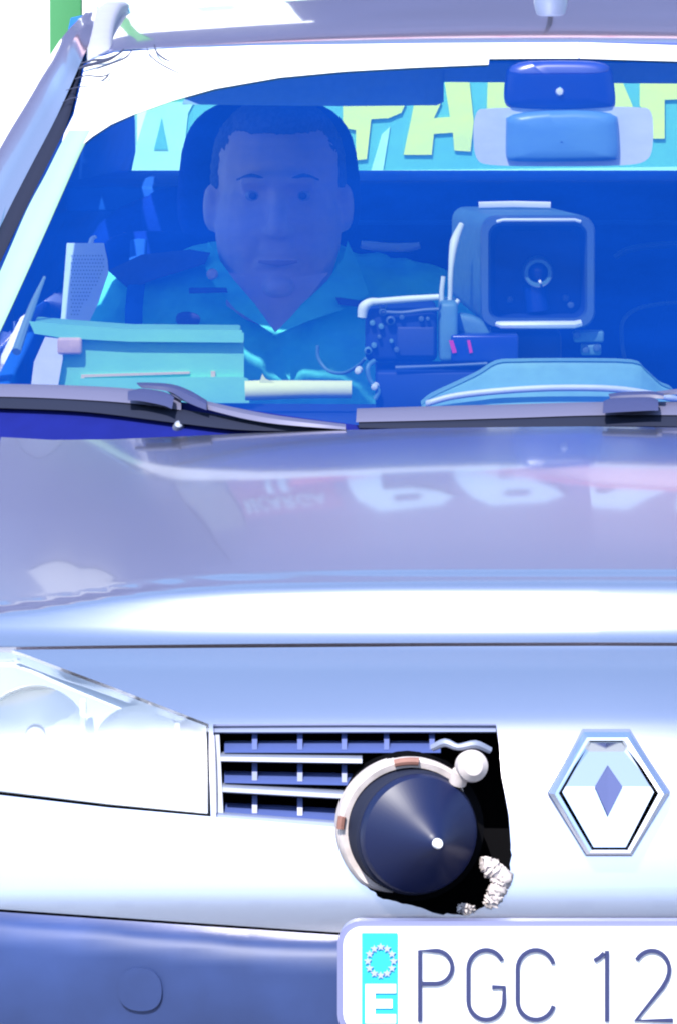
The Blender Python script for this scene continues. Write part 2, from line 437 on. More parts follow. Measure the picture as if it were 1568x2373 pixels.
def fl(pts, nm='facade_letter', m='signl', o=0.0):
    prism(nm, [Vector((x, YF-.004-o, z)) for x, z in pts], (0, -.05, 0), M[m], t, 0, 20)
fl([(-.95, 7.9), (-.74, 7.9), (-.73, 8.36), (-.55, 8.36), (-.40, 8.48), (-.33, 8.66), (-.40, 8.84), (-.60, 8.88), (-.80, 8.88), (-.92, 8.60)])
fl([(-.36, 7.9), (-.14, 7.9), (-.07, 8.30), (-.01, 8.30), (.06, 7.9), (.24, 7.9), (.10, 8.34), (.20, 8.50), (.24, 8.72), (.14, 8.88), (-.14, 8.90), (-.22, 8.72)])
fl([(.50, 7.9), (.66, 7.9), (.67, 8.62), (.72, 8.62), (1.00, 7.9), (1.20, 7.9), (1.22, 8.95), (1.08, 8.95), (1.08, 8.3), (.84, 8.98), (.56, 8.98)])
fl([(-.68, 8.57), (-.52, 8.57), (-.52, 8.67), (-.68, 8.67)], 'letter_counter', 'facade', .055)
fl([(-.06, 8.57), (.06, 8.57), (.06, 8.67), (-.06, 8.67)], 'letter_counter', 'facade', .055)
AW = [(a_, b_-.47) for a_, b_ in [(-1.2, 8.04), (-.6, 8.08), (-.2, 8.16), (.05, 8.26), (.3, 8.40), (.7, 8.42), (1.2, 8.44), (3, 8.4), (9, 8.35)]]
prism('awning', [Vector((x, YF-.9, z)) for x, z in [(-1.2, 6.3), (9, 6.3)]+AW[::-1]], (0, .82, 0), M['awn'], t, 0)
prism('awning_edge', [Vector((x, YF-.92, z)) for x, z in [(a, b+.004) for a, b in AW]+[(a, b+.06) for a, b in AW[::-1]]], (0, .84, 0), M['awnp'], t, 0)
for k, x in enumerate((-.9, -.45, .05, .55, 1.6)): prism('awning_stripe', [Vector((x+a, YF-.903, z)) for a, z in ((0, 6.3), (.06, 6.3), (.07, 7.54), (.01, 7.54))], (0, -.004, 0), M['awnp'], t, 0)
fc = bpy.data.curves.new('sign_text', 'FONT'); fc.body = 'RECARGA'; fc.size = 1.0; fc.extrude = .01; fc.align_x = 'CENTER'
fo = bpy.data.objects.new('sign_text_src', fc); COL.objects.link(fo); bpy.context.view_layer.update()
fm = bpy.data.meshes.new_from_object(fo.evaluated_get(bpy.context.evaluated_depsgraph_get())); bpy.data.objects.remove(fo)
xs_ = [v.co.x for v in fm.vertices]; ys_ = [v.co.y for v in fm.vertices]
for v in fm.vertices:
    v.co = Vector((-1.66+(v.co.x-min(xs_))/(max(xs_)-min(xs_))*.56, YF-.045-v.co.z, 8.30+(v.co.y-min(ys_))/(max(ys_)-min(ys_))*.30))
fm.materials.clear(); link('sign_text', fm, M['signl'], t)


# unseen house front added behind the photographer to dim what the bumper mirrors
YH_ = -27.0
t = thing('unseen_added_house', 'unseen cream house front added behind the camera to dim the front bumper reflections', 'building')
box('wall', (-42, YH_-6, 0), (42, YH_, 7.4), M['house'], t, .02)  # wall of the unseen added house
for kx in range(25):
    for kz, (z0, z1) in enumerate(((1.0, 2.6), (4.2, 5.9))):
        x = -38.4+kx*3.2
        wf = box('window', (x-.62, YH_+.003, z0), (x+.62, YH_+.05, z1), M['wall'], t, .006)  # window of the unseen added house
        pn = box('added_house_pane', (-.52, .028, -(z1-z0)/2+.1), (.52, .034, (z1-z0)/2-.1), M['addedhousewin'], None, .002); pn.parent = wf; pn.location = (0, .031, 0)

# ------------------------------------------------------------------ the car
car = thing('patrol_car', 'silver saloon patrol car facing the camera with a radar cone set in its grille', 'car')
wsY0 = lambda py: .95 + (985-py)/855*.67
WS = Surf(lambda X, py: wsY0(py) + .38*X*X)
ybon = [(.94, .9545), (.92, .9506), (.90, .9468), (.75, .9183), (.60, .8890), (.45, .8570), (.36, .8362), (.333, .8293), (.327, .8268), (.320, .8249), (.302, .8200), (.296, .8175), (.290, .8125), (.283, .803), (.272, .785), (.264, .771), (.258, .7605), (.250, .7560)]
pyof = lambda y, z: CY + F*math.tan(math.atan((CAM.z-z)/(y+9)) - PITCH)
PYB = [pyof(y, z) for y, z in ybon]
ybf = mono(PYB, [y for y, z in ybon])
PR, PC, PFr = PYB[2], pyof(.333, .8293), PYB[-1]
rearc = mono([0, .2, .4, .55, .63, .70, .80], [988, 992, 1003, 1016, 1020, 1014, 1004])
creasec = mono([0, .22, .38, .48, .54, .60, .66, .74, .8], [1326, 1327, 1332, 1343, 1357, 1377, 1396, 1412, 1420])
frontc = mono([0, .3, .6, .7, .8], [1489, 1491, 1497, 1501, 1507])
def bonY(X, py):
    a = abs(X); r, c, f = rearc(a), creasec(a), frontc(a)
    p0 = PR+(py-r)/(c-r)*(PC-PR) if py < c else PC+(py-c)/(f-c)*(PFr-PC)
    return ybf(p0) + .27*X*X + .03*(math.sqrt(X*X+.0025**2))
BON = Surf(bonY)
nosec = mono([1480, 1497, 1560, 1640, 1680, 1760, 1840, 1930, 2040, 2110, 2170, 2300],
             [.254, .248, .192, .141, .121, .094, .076, .062, .050, .044, .041, .04])
NOSE = Surf(lambda X, py: nosec(py) + .27*X*X + .03*(math.sqrt(X*X+.004**2))*max(0, 1-(py-1490)/200))
lowc = mono([2090, 2112, 2122, 2140, 2165, 2200, 2400, 2600, 2750], [.07, .03, .012, -.004, -.012, -.016, -.014, .0, .05])
lowline = mono([0, .292, .665, .9], [2172, 2167, 2113, 2085])
LOW = Surf(lambda X, py: lowc(py-lowline(abs(X))+2112) + .27*X*X)
def half(outline, surf):
    """left half outline in picture px -> full outline in (X, py), mirrored about the car's centre line"""
    q = [(surf.toX(px, py), py) for px, py in outline]
    return q + [(-x, y) for x, y in reversed(q)]
# bonnet
xs = [0.0, -.1, -.2, -.3, -.4, -.5, -.58, -.65, -.715]
out = [(x, rearc(-x)) for x in reversed(xs)] + [(-x, rearc(-x)) for x in xs[1:]]
out += [(-x, frontc(-x)) for x in reversed(xs)] + [(x, frontc(-x)) for x in xs[1:]]
panel('bonnet', out, BON, M['paint'], car, h=.0055, rim=.02, pxin=False)
# nose and upper bumper skin
HL_TOP = [(24, 1508), (60, 1518), (250, 1590), (482, 1678)]
skin_l = [(1392, 1497), (1000, 1498), (600, 1501), (300, 1503), (26, 1506)] + [(60, 1517), (250, 1588), (484, 1678), (489, 1893)] + [(250, 1872), (0, 1843), (-230, 1815), (-300, 2092), (0, 2108), (400, 2136), (784, 2162), (1000, 2168), (1392, 2170)]
CUT = [(494, 1679), (800, 1677), (1148, 1678), (1156, 1730), (1162, 1800), (1178, 1890), (1183, 1960), (1182, 2015), (1168, 2060), (1138, 2098), (1085, 2120), (1010, 2118), (940, 2096), (885, 2084), (840, 2050), (803, 1990), (786, 1930), (782, 1918), (640, 1906), (500, 1894)]
GR = [(494, 1679), (800, 1677), (1148, 1678), (1162, 1800), (1176, 1925), (782, 1918), (640, 1906), (500, 1894)]
o2 = half(skin_l, NOSE)
rj = random.Random(11); CUTJ = []
for (a, b), (c, d) in zip(CUT, CUT[1:]+CUT[:1]):
    nn = max(1, int(math.hypot(c-a, d-b)/11)) if b > 1900 and d > 1930 and a > 786 else 1
    for k in range(nn):
        CUTJ.append((a+(c-a)*k/nn+(rj.uniform(-3.2, 3.2) if k else 0), b+(d-b)*k/nn+(rj.uniform(-3.2, 3.2) if k else 0)))
cutx = [(NOSE.toX(a, b), b) for a, b in CUTJ]; grx = [(-NOSE.toX(a, b), b) for a, b in GR]
panel('front_bumper', o2, NOSE, M['paint'], car, holes=[cutx, grx], h=.011, rim=.018, pxin=False)
# dark lining behind the openings
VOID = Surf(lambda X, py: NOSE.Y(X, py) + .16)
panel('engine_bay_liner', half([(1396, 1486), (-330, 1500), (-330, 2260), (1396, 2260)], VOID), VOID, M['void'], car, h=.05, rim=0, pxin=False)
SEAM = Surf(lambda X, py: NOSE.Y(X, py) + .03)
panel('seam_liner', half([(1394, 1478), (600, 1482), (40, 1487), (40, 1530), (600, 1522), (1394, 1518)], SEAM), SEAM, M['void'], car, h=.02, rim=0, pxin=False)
# lower bumper
low_l = [(1392, 2172), (1000, 2171), (786, 2168), (400, 2142), (0, 2114), (-300, 2098), (-330, 2640), (1392, 2640)]
lb = panel('lower_bumper', half(low_l, LOW), LOW, M['navy'], car, h=.011, rim=.02, pxin=False)
tow = smooth_poly([(278, 2242), (376, 2246), (378, 2345), (276, 2341)], 3)
panel('tow_hook_cover', tow, LOW, M['navy'], car, h=.006, rim=.004, off=.0035)
# number plate
PY0 = -.030
pw = lambda px, py, dy=0.0: W(px, py, PY0+dy)
t = bpy.data.objects.new('number_plate', None); COL.objects.link(t); t.parent = car
xr = pw(832, 2200).x
cxp = 0.005
def rrect(x0, z0, x1, z1, r, y, n=6):
    o = []
    for (cx_, cz_, a0) in ((x1-r, z1-r, 0), (x0+r, z1-r, 90), (x0+r, z0+r, 180), (x1-r, z0+r, 270)):
        for k in range(n+1):
            a = R(a0+90*k/n); o.append(Vector((cx_+r*math.cos(a), y, cz_+r*math.sin(a))))
    return o
zt, zb = pw(1000, 2151).z, pw(1000, 2392).z
xl = pw(797, 2200).x; x2 = -xl+.0
prism('plate_holder', rrect(xl-.006, zb-.006, x2+.006, zt+.0045, .024, PY0+.010), (0, .035, 0), M['holder'], t, .0015)
prism('plate_backing', rrect(xl, zb, x2, zt, .020, PY0+.004), (0, .010, 0), M['plate'], t, .001)
prism('country_band', rrect(pw(838, 0).x, zb+.004, pw(922, 0).x, pw(0, 2164).z, .001, PY0+.002), (0, .0018, 0), M['eublue'], t, 0)
c7 = lambda x, y, dy=0.0: pw((750+x/1.8447)*.98, (2121+y/1.8447)*.98, dy)
for k in range(12):
    a = k/12*2*math.pi; c = c7(275+56*math.sin(a), 282-62*math.cos(a))
    prism('plate_star', [c+Vector(((.0046 if q % 2 == 0 else .0021)*math.sin(q*math.pi/5), 0, (.0046 if q % 2 == 0 else .0021)*math.cos(q*math.pi/5))) for q in range(10)], (0, .0018, 0), M['star'], t, 0)
c = c7(275, 468)
prism('country_letter', [c+Vector((x, 0, z)) for x, z in ((-.017, -.022), (.017, -.022), (.017, -.012), (-.006, -.012), (-.006, -.005), (.013, -.005), (.013, .005), (-.006, .005), (-.006, .012), (.017, .012), (.017, .022), (-.017, .022))], (0, .0018, 0), M['plate'], t, 0)
def arc(cx_, cy_, rx, ry, a0, a1, n=14): return [(cx_+rx*math.cos(R(a0+(a1-a0)*k/n)), cy_-ry*math.sin(R(a0+(a1-a0)*k/n))) for k in range(n+1)]
CH = [[(446, 545), (446, 236), (515, 236)] + arc(515, 308, 72, 72, 80, -80) + [(515, 380), (457, 380)],
      arc(735, 315, 78, 82, 25, 180) + arc(735, 455, 78, 82, 180, 360) + [(813, 395), (760, 395)],
      arc(952, 315, 80, 82, 15, 180) + arc(952, 455, 80, 82, 180, 345),
      [(1262, 236), (1262, 545)], [(1207, 280), (1230, 266), (1250, 246)],
      arc(1458, 318, 76, 82, 150, -12) + [(1524, 362), (1505, 395), (1388, 540), (1550, 540)]]
for ch in CH: stroke('plate_character', [c7(x, y, .003) for x, y in ch], .0049, M['ink'], t, .0015)

# grille behind the cut, built on the nose surface
GS = Surf(lambda X, py: NOSE.Y(X, py) + .012)
def grille_set(parent, mirror, cut):
    sx = -1 if mirror else 1
    def pt(px, py, off=0.0):
        p = GS.at(px, py, 0); p = p+Vector((0, -off, 0)); p.x *= sx; return p
    g = bpy.data.objects.new('grille', None); COL.objects.link(g); g.parent = parent
    def bar(name, a, b, hgt, dep, m, off=0.0):
        n = 10; top = []
        pts = [(a[0]+(b[0]-a[0])*k/n, a[1]+(b[1]-a[1])*k/n) for k in range(n+1)]
        rows = [[pt(x, y-hgt/2, off) for x, y in pts], [pt(x, y-hgt/2*.6, off+.004) for x, y in pts], [pt(x, y+hgt/2*.6, off+.004) for x, y in pts], [pt(x, y+hgt/2, off) for x, y in pts],
                [pt(x, y+hgt/2, off-dep) for x, y in pts], [pt(x, y-hgt/2, off-dep) for x, y in pts]]
        rows.append(rows[0])
        return loft(name, rows, m, g, smooth=35)
    bar('frame_bar', (496, 1690), (1148, 1689), 20, .05, M['frame'])
    bar('frame_bar', (500, 1893), (1178, 1932), 17, .05, M['frame']) if not cut else bar('frame_bar', (500, 1892), (795, 1913), 17, .05, M['frame'])
    prism('frame_post', [pt(488, 1690), pt(506, 1690), pt(516, 1890), pt(494, 1890)], (0, .05, 0), M['slat'], g, .001)
    e1, e2 = (838, 802) if cut else (1160, 1165)
    bar('slat', (512, 1757), (e1, 1762+(e1-838)*.02), 16, .03, M['slat'], .004)
    bar('slat', (516, 1828), (e2, 1844+(e2-802)*.03), 17, .03, M['slat'], .004)
    for (y0, xe, sl) in ((1716, 1020 if cut else 1150, 0), (1786, 830 if cut else 1160, .02), (1860, 790 if cut else 1170, .05)):
        # sloping louvre ledge under each slot
        pts = [(520+(xe-520)*k/8, y0+sl*(xe-520)*k/8) for k in range(9)]
        loft('louvre', [[pt(x, y+30, -.004) for x, y in pts], [pt(x, y+12, -.020) for x, y in pts], [pt(x, y+9, -.032) for x, y in pts]], M['grey'], g, smooth=30)
        for x in (590, 695, 797, 895, 1000, 1090):
            if x < xe-10:
                yy = y0+sl*(x-520)
                prism('rib', [pt(x-6, yy-16, -.012), pt(x+6, yy-16, -.012), pt(x+6, yy+24, -.008), pt(x-6, yy+24, -.008)], (0, .02, 0), M['grey'], g, 0)
    return g
grille_set(car, False, True); grille_set(car, True, False)

# badge
bS = Surf(lambda X, py: NOSE.Y(X, py))
cb = lambda x, y, dy: Vector((XX(1176+x*.25, 1617+y*.25, bS.Y(0, 1617+y*.25)), bS.Y(0, 1617+y*.25)-dy, Z(1617+y*.25, bS.Y(0, 1617+y*.25))))
t = bpy.data.objects.new('badge', None); COL.objects.link(t); t.parent = car
OUT = [(695, 305), (1125, 305), (1490, 870), (1150, 1440), (725, 1440), (375, 870)]
MID = [(725, 345), (1098, 345), (1435, 868), (1125, 1408), (752, 1408), (430, 868)]
INN = [(765, 395), (1055, 395), (1345, 852), (1085, 1365), (790, 1365), (500, 852)]
DO = [(920, 610), (1055, 800), (920, 1065), (800, 800)]
loft('badge_rim', (lambda rr: [r+[r[0]] for r in rr])([[cb(x, y, -.002) for x, y in OUT], [cb(x, y, .014) for x, y in OUT], [cb(x, y, .026) for x, y in MID], [cb(x, y, .025) for x, y in [(a*.5+c*.5, b*.5+d*.5) for (a, b), (c, d) in zip(MID, INN)]], [cb(x, y, .012) for x, y in INN]]), M['chrome'], t, smooth=12)
bpy.data.objects['badge_rim'].data.polygons.foreach_set('use_smooth', [False]*len(bpy.data.objects['badge_rim'].data.polygons))
loft('badge_edge', (lambda rr: [r+[r[0]] for r in rr])([[cb(925+(x-925)*1.025, 870+(y-870)*1.025, -.004) for x, y in OUT], [cb(925+(x-925)*1.022, 870+(y-870)*1.022, .007) for x, y in OUT], [cb(925+(x-925)*.985, 870+(y-870)*.985, .0085) for x, y in OUT]]), M['frame'], t, smooth=12)
def fpoly(name, faces, m):
    bm = bmesh.new()
    for f in faces: bm.faces.new([bm.verts.new(p) for p in f])
    bmesh.ops.remove_doubles(bm, verts=bm.verts, dist=1e-5); return bm_obj(name, bm, m, t, 0)
# close the rim into a ring
# inner diamond: upper facets tilt to the sky, lower ones to the ground
i0, i1, i2, i3, i4, i5 = INN
up_l, up_r = (530, 800), (1310, 800)
C_, D_ = .004, .013
RL, RR = (530, 800), (1312, 800)
fpoly('badge_upper_facet', [[cb(*i0, .010), cb(*i1, .010), cb(*RR, .023), cb(*RL, .023)]], M['chrome'])
fpoly('badge_lower_facet', [[cb(*RL, .023), cb(*RR, .023), cb(*i2, .0228), cb(*i3, .0205), cb(*i4, .0205), cb(*i5, .0228)]], M['chrome'])
prism('badge_diamond', [cb(x, y, .0275) for x, y in DO], (0, .020, 0), M['chromed'], t, 0, 0)

# headlights
def headlight(mirror):
    sx = -1 if mirror else 1
    h = bpy.data.objects.new('headlight', None); COL.objects.link(h); h.parent = car
    O = [(20, 1512), (58, 1523), (248, 1595), (478, 1683), (481, 1886), (250, 1864), (0, 1834), (-290, 1800), (-290, 1506)]
    ox = [(sx*NOSE.toX(a, b), b) for a, b in O]
    panel('lens', ox, NOSE, M['lens'], h, h=.014, rim=.012, pxin=False)
    HB = Surf(lambda X, py: NOSE.Y(X, py) + .055)
    bowls = [(75, 1715, .062), (318, 1742, .052)]
    holes = []
    for (a, b, r) in bowls:
        cx0 = NOSE.toX(a, b); holes.append([(sx*(cx0+r*math.cos(q*math.pi/12)), b+r*1960*math.sin(q*math.pi/12)) for q in range(24)])
    ins = [(sx*NOSE.toX(a, b), b) for a, b in [(24, 1514), (248, 1598), (474, 1686), (476, 1882), (250, 1860), (0, 1830), (-285, 1797), (-285, 1508)]]
    panel('bezel', ins, HB, M['bezel'], h, holes=holes, h=.014, rim=.01, pxin=False)
    for (a, b, r) in bowls:
        X = NOSE.toX(a, b)*sx; y = HB.Y(X, b); o = Vector((X, y+.002, Z(b, y)))
        lathe('reflector_bowl', [(r*1.02, 0), (r*.9, .014), (r*.7, .028), (r*.4, .040), (.012, .045)], M['reflector'], h, o, (0, 1, 0), 40)
        lathe('bulb', [(0, -.01), (.008, -.008), (.011, 0), (.011, .03), (.009, .045)], M['bulb'], h, o, (0, 1, 0), 20)
    for (a, b, wd) in ((118, 1806, 36), (430, 1800, 26)):
        X = NOSE.toX(a, b)*sx; y = HB.Y(X, b); o = Vector((X, y, Z(b, y)))
        lathe('side_bulb', [(0, -.014), (wd/3000, -.010), (wd/2300, 0)], M['amber'], h, o, (0, 1, 0), 20)
    for px in (190, 410):
        X = NOSE.toX(px, 1740)*sx; y = HB.Y(X, 1740)
        box('divider', (X-.003, y-.02, Z(1850, y)), (X+.003, y+.01, Z(1620+ (px-190)*.25, y)), M['bezel'], h, .001)
headlight(False); headlight(True)

# fenders, doors, sills (outside the frame but real)
for sx in (-1, 1):
    rows = []
    ed = [BON.P(.716, frontc(.716)+(rearc(.716)-frontc(.716))*q/5) for q in range(6)]
    for dx, dz in ((0, -.004), (.03, -.006), (.065, -.022), (.10, -.08), (.118, -.20), (.115, -.50)):
        rows.append([Vector((sx*(p.x+dx), p.y+dx*.3*(1-q/5), p.z+dz)) for q, p in enumerate(ed)])
    loft('fender', rows, M['paint'], car, 3, 3)
    for nm, sf, pys, mt in (('bumper_side', NOSE, (1840, 1930, 2020, 2095), 'paint'), ('bumper_corner', LOW, (2110, 2300, 2500, 2630), 'navy')):
        e_ = [sf.P(sx*(.80 if sf is NOSE else .80), py) for py in pys]
        loft(nm, [e_, [Vector((sx*.835, .36, p.z)) for p in e_], [Vector((sx*.845, .46, p.z)) for p in e_]], M[mt], car, 3, 3)
    for (nm, y0, y1) in (('front_door', 1.06, 2.08), ('rear_door', 2.09, 3.0), ('rear_quarter', 3.01, 3.75)):
        d_ = loft(nm, [[Vector((sx*x, y, z)) for y in (y0, (y0+y1)/2, y1)] for x, z in ((.79, .91), (.825, .84), (.835, .65), (.825, .42), (.80, .27))], M['paint'], car, 1, 3, thick=.03)
        if nm != 'rear_quarter': box('handle', (sx*.838-.012, y1-.22, .77), (sx*.838+.012, y1-.06, .80), M['grey'], d_, .004)
    for yw in (.62, 3.15):
        wh = lathe('wheel', [(.0, .02), (.06, .03), (.17, .0), (.19, .02)], M['rim'], car, (sx*.80, yw, .29), (sx, 0, 0), 32)
        lathe('tyre', [(.19, -.16), (.27, -.17), (.29, -.14), (.29, .0), (.27, .025), (.19, .02)], M['tyre'], wh, (sx*.80, yw, .29), (sx, 0, 0), 40)
box('underbody', (-.74, .45, .18), (.74, 3.7, .26), M['void'], car, .01)
box('tailgate', (-.78, 3.62, .30), (.78, 3.72, 1.10), M['paint'], car, .03)

# windscreen
WS_TOP = [(192, 150), (215, 132), (262, 118), (400, 109), (600, 102), (1000, 97), (1330, 95)]
ws_left = [(-150, 1004), (-130, 905), (-62, 740), (10, 588), (75, 452), (150, 302), (168, 262), (186, 185)]
wsh = half([(1340, 1006)] + ws_left + WS_TOP, WS)
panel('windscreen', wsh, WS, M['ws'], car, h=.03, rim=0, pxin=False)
# reflection painted white along the top of the glass, deeper towards the corner
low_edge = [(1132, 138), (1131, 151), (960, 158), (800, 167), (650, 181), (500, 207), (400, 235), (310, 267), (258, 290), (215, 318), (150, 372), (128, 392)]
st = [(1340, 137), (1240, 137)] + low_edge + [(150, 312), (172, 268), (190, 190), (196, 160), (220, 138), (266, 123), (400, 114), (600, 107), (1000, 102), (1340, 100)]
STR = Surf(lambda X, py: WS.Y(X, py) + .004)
panel('painted_reflection', st, WS, M['strip'], car, h=.012, rim=.001, off=.002)
panel('painted_reflection', [(1342, 137), (2300, 165), (2450, 165), (2300, 130), (1342, 100)], WS, M['strip'], car, h=.03, rim=.001, off=.002)
# seal between pillar and glass, pillar, pale band painting a reflection beside the glass edge
def lineW(pts, dy, surf=WS):
    return [surf.at(px, py)+Vector((0, dy, 0)) for px, py in pts]
LA = [(-190, 640), (-95, 480), (0, 318), (60, 215), (113, 130), (168, 45), (214, -20), (245, -70)]
LB = [(-190, 730), (-95, 535), (0, 352), (52, 268), (104, 185), (172, 92), (228, 2), (262, -60)]
LM = [(-190, 830), (-95, 640), (0, 440), (60, 325), (118, 225), (182, 118), (215, 52), (255, -40)]
LD = [(-190, 925), (-95, 730), (0, 526), (66, 395), (132, 268), (190, 138), (222, 66), (262, -34)]
LE = [(-135, 905), (-62, 742), (10, 586), (76, 450), (150, 301), (194, 142), (224, 67), (264, -34)]
def mx(rows, sx): return [[Vector((p.x*sx, p.y, p.z)) for p in r] for r in rows]
def zofs(r, a): return r
TW = [1, 1, 1, .9, .7, .5, .4, .35]
lineT = lambda pts, dy: [WS.at(px, py)+Vector((0, dy*k, 0)) for (px, py), k in zip(pts, TW)]
LA[5] = (150, 78)
tail = {'A': [W(196, 30, 2.25), W(222, 6, 2.9)], 'AB': [W(200, 38, 2.2), W(229, 6, 2.9)], 'B': [W(206, 48, 2.15), W(236, 7, 2.9)], 'M': [W(214, 58, 2.1), W(250, 9, 2.9)], 'D': [W(222, 68, 2.06), W(262, 11, 2.9)]}
prow = [lineT(LA, .16), lineT([(a*.5+c*.5-3, b*.5+d*.5) for (a, b), (c, d) in zip(LA, LB)], .085), lineT(LB, .035), lineT(LM, .0), lineT(LD, .0)]
prow = [r[:6]+tail[k] for r, k in zip(prow, ('A', 'AB', 'B', 'M', 'D'))]
srow = [r[:6] for r in [lineW(LD, .002), lineW([(a*.5+c*.5, b*.5+d*.5) for (a, b), (c, d) in zip(LD, LE)], -.004), lineW(LE, .003)]]
TG = [(-66, 905), (4, 760), (50, 660), (104, 540), (146, 445), (186, 355), (214, 300)]
TE = [(-128, 905), (-55, 745), (4, 620), (62, 486), (105, 405), (140, 335), (160, 300)]
trow = [lineW(TE, -.004), lineW([(a*.6+c*.4, b*.6+d*.4) for (a, b), (c, d) in zip(TE, TG)], -.012), lineW([(a*.2+c*.8, b*.2+d*.8) for (a, b), (c, d) in zip(TE, TG)], -.008), lineW(TG, -.001)]
for sx in (1, -1):
    loft('a_pillar', mx(prow, sx), M['paint'], car, 4, 4)
    loft('window_seal', mx(srow, sx), M['black'], car, 4, 2)
    loft('painted_edge_reflection', mx(trow, sx), M['edge_band'], car, 4, 3)
tube('painted_reflection_edge', lineW([(100, 648), (70, 720), (34, 822)], .05), [.002, .005, .006], M['edge_band'], car, 8, None, 4)
# roof
RC = [(1.652, 1.3815), (1.668, 1.3885), (1.70, 1.3945), (1.78, 1.4025), (1.95, 1.4095), (2.25, 1.4140), (2.7, 1.413), (3.1, 1.398), (3.35, 1.372)]
rows = []
for i, (y, z) in enumerate(RC):
    kx = .38*max(0, 1-i/5)
    rows.append([Vector((X, y+kx*X*X, z-(.045+.035*min(1, i/3))*X*X-(.006 if abs(X) > .6 else 0))) for X in (-.622, -.58, -.5, -.35, -.18, 0, .18, .35, .5, .58, .622)])
loft('roof', rows, M['paint'], car, 4, 3)
for sx in (1, -1):
    rail = [Vector((sx*x, y, z)) for x, y, z in ((-.610, 1.76, 1.345), (-.612, 1.81, 1.364), (-.616, 1.95, 1.377), (-.621, 2.3, 1.388), (-.625, 2.8, 1.388), (-.628, 3.3, 1.372))]
    loft('roof_rail', [[p+Vector((dx, 0, dz)) for p in rail] for dx, dz in ((-.018, -.014), (-.017, .002), (-.010, .007), (.010, .007), (.016, .002), (.017, -.014))], M['rail'], car, 4, 1)
    side = [[Vector((sx*x, y, z)) for y in (2.0, 2.3, 2.8, 3.4)] for x, z in ((-.654, 1.352), (-.672, 1.338), (-.69, 1.315), (-.70, 1.29))]
    loft('roof_side', side, M['paint'], car, 3, 3)
    for (y0, y1) in ((2.04, 2.12), (2.92, 3.02)):
        loft('b_pillar', [[Vector((sx*x, y, z)) for y in (y0, y1)] for x, z in ((.70, 1.30), (.745, 1.12), (.79, .91))], M['black'], car, 1, 3, thick=.02)
    for (a, b) in (((1.30, 1.72), (1.40, 2.03)), ):
        pass
    loft('side_window', [[Vector((sx*x, y, z)) for y in ys] for x, z, ys in ((.70, 1.29, (1.75, 2.03)), (.742, 1.12, (1.45, 2.03)), (.788, .912, (1.12, 2.03)))], M['sg'], car, 1, 3)
    loft('side_window', [[Vector((sx*x, y, z)) for y in (2.13, 2.91)] for x, z in ((.70, 1.29), (.742, 1.12), (.788, .912))], M['sg'], car, 1, 3)
    loft('rear_pillar', [[Vector((sx*x, y, z)) for x, y in ab] for z, ab in ((1.365, ((.64, 3.30), (.68, 2.99))), (1.24, ((.62, 3.42), (.71, 3.03))), (1.09, ((.63, 3.60), (.75, 3.03))), (.92, ((.74, 3.70), (.785, 3.03))))], M['cabin'], car, 1, 3, thick=.02)
t = lathe('antenna_base', [(0, .040), (.014, .038), (.020, .032), (.025, .0), (.026, -.01)], M['frame'], car, (XX(1275, 12, 2.3), 2.3, 1.406), (0, 0, 1), 20)
tube('antenna_mast', [(XX(1275, 12, 2.3), 2.31, 1.45), (XX(1275, 12, 2.3), 2.75, 1.78)], [.004, .002], M['black'], t, 8)
loft('windscreen_moulding', [[Vector((X, y+.38*X*X, z-.045*X*X)) for X in (-.60, -.5, -.35, -.18, 0, .18, .35, .5, .60)] for y, z in ((1.650, 1.378), (1.646, 1.3815), (1.648, 1.3845), (1.656, 1.386))], M['holder'], car, 4, 2)
# cowl below the glass
COWL = Surf(lambda X, py: WS.Y(X, py) - .012)
panel('cowl_panel', half([(1340, 960), (830, 985), (700, 968), (500, 938), (300, 922), (-140, 918), (-150, 1022), (0, 1030), (400, 1034), (900, 1010), (1340, 1006)], COWL), COWL, M['cowl'], car, h=.02, rim=.01, pxin=False)
nz = COWL.at(415, 990); z_ = lathe('washer_nozzle', [(0, .010), (.005, .008), (.008, 0), (.008, -.006)], M['slat'], car, nz, (0, -.8, .6), 14)

# wipers
WP = Surf(lambda X, py: WS.Y(X, py) - .03)
wp = lambda pts, off=0: [WP.at(a, b)+Vector((0, -off, 0)) for a, b in pts]
def ribbon(name, top, bot, m, parent, off=0.0, dep=.012):
    A, B = cat(wp(top, off), 6), cat(wp(bot, off), 6)
    b_ = lambda L, d: [p+Vector((0, d, 0)) for p in L]
    mid = [a.lerp(b, .35)+Vector((0, -dep*.4, 0)) for a, b in zip(A, B)]
    return loft(name, [b_(A, dep), A, mid, B, b_(B, dep), b_(A, dep)], m, parent, smooth=30)
def wiper(blade_t, blade_b, rub_t, rub_b, arm_t, arm_b, joint, cap):
    w_ = bpy.data.objects.new('wiper', None); COL.objects.link(w_); w_.parent = car
    ribbon('blade', blade_t, blade_b, M['wiper'], w_)
    ribbon('rubber', rub_t, rub_b, M['black'], w_, -.004)
    ribbon('arm', arm_t, arm_b, M['wiper'], w_, .016)
    ribbon('joint', *joint, M['wiperdark'], w_, .026)
    ribbon('cap', *cap, M['wiperdark'], w_, .034, .008)
wiper([(-200, 890), (0, 891), (150, 894), (300, 902), (420, 918)], [(-200, 918), (0, 919), (150, 924), (300, 934), (420, 950)],
      [(-200, 919), (0, 920), (200, 928), (420, 951), (620, 980), (800, 991)], [(-200, 940), (0, 946), (200, 955), (420, 982), (580, 998), (800, 998)],
      [(380, 898), (470, 926), (620, 958), (800, 982)], [(420, 925), (500, 951), (620, 977), (800, 993)],
      ([(318, 884), (350, 884), (400, 888), (440, 902), (480, 925)], [(330, 895), (360, 898), (400, 906), (440, 930), (480, 946)]),
      ([(298, 902), (330, 896), (380, 903), (405, 915)], [(298, 922), (330, 924), (380, 934), (400, 942)]))
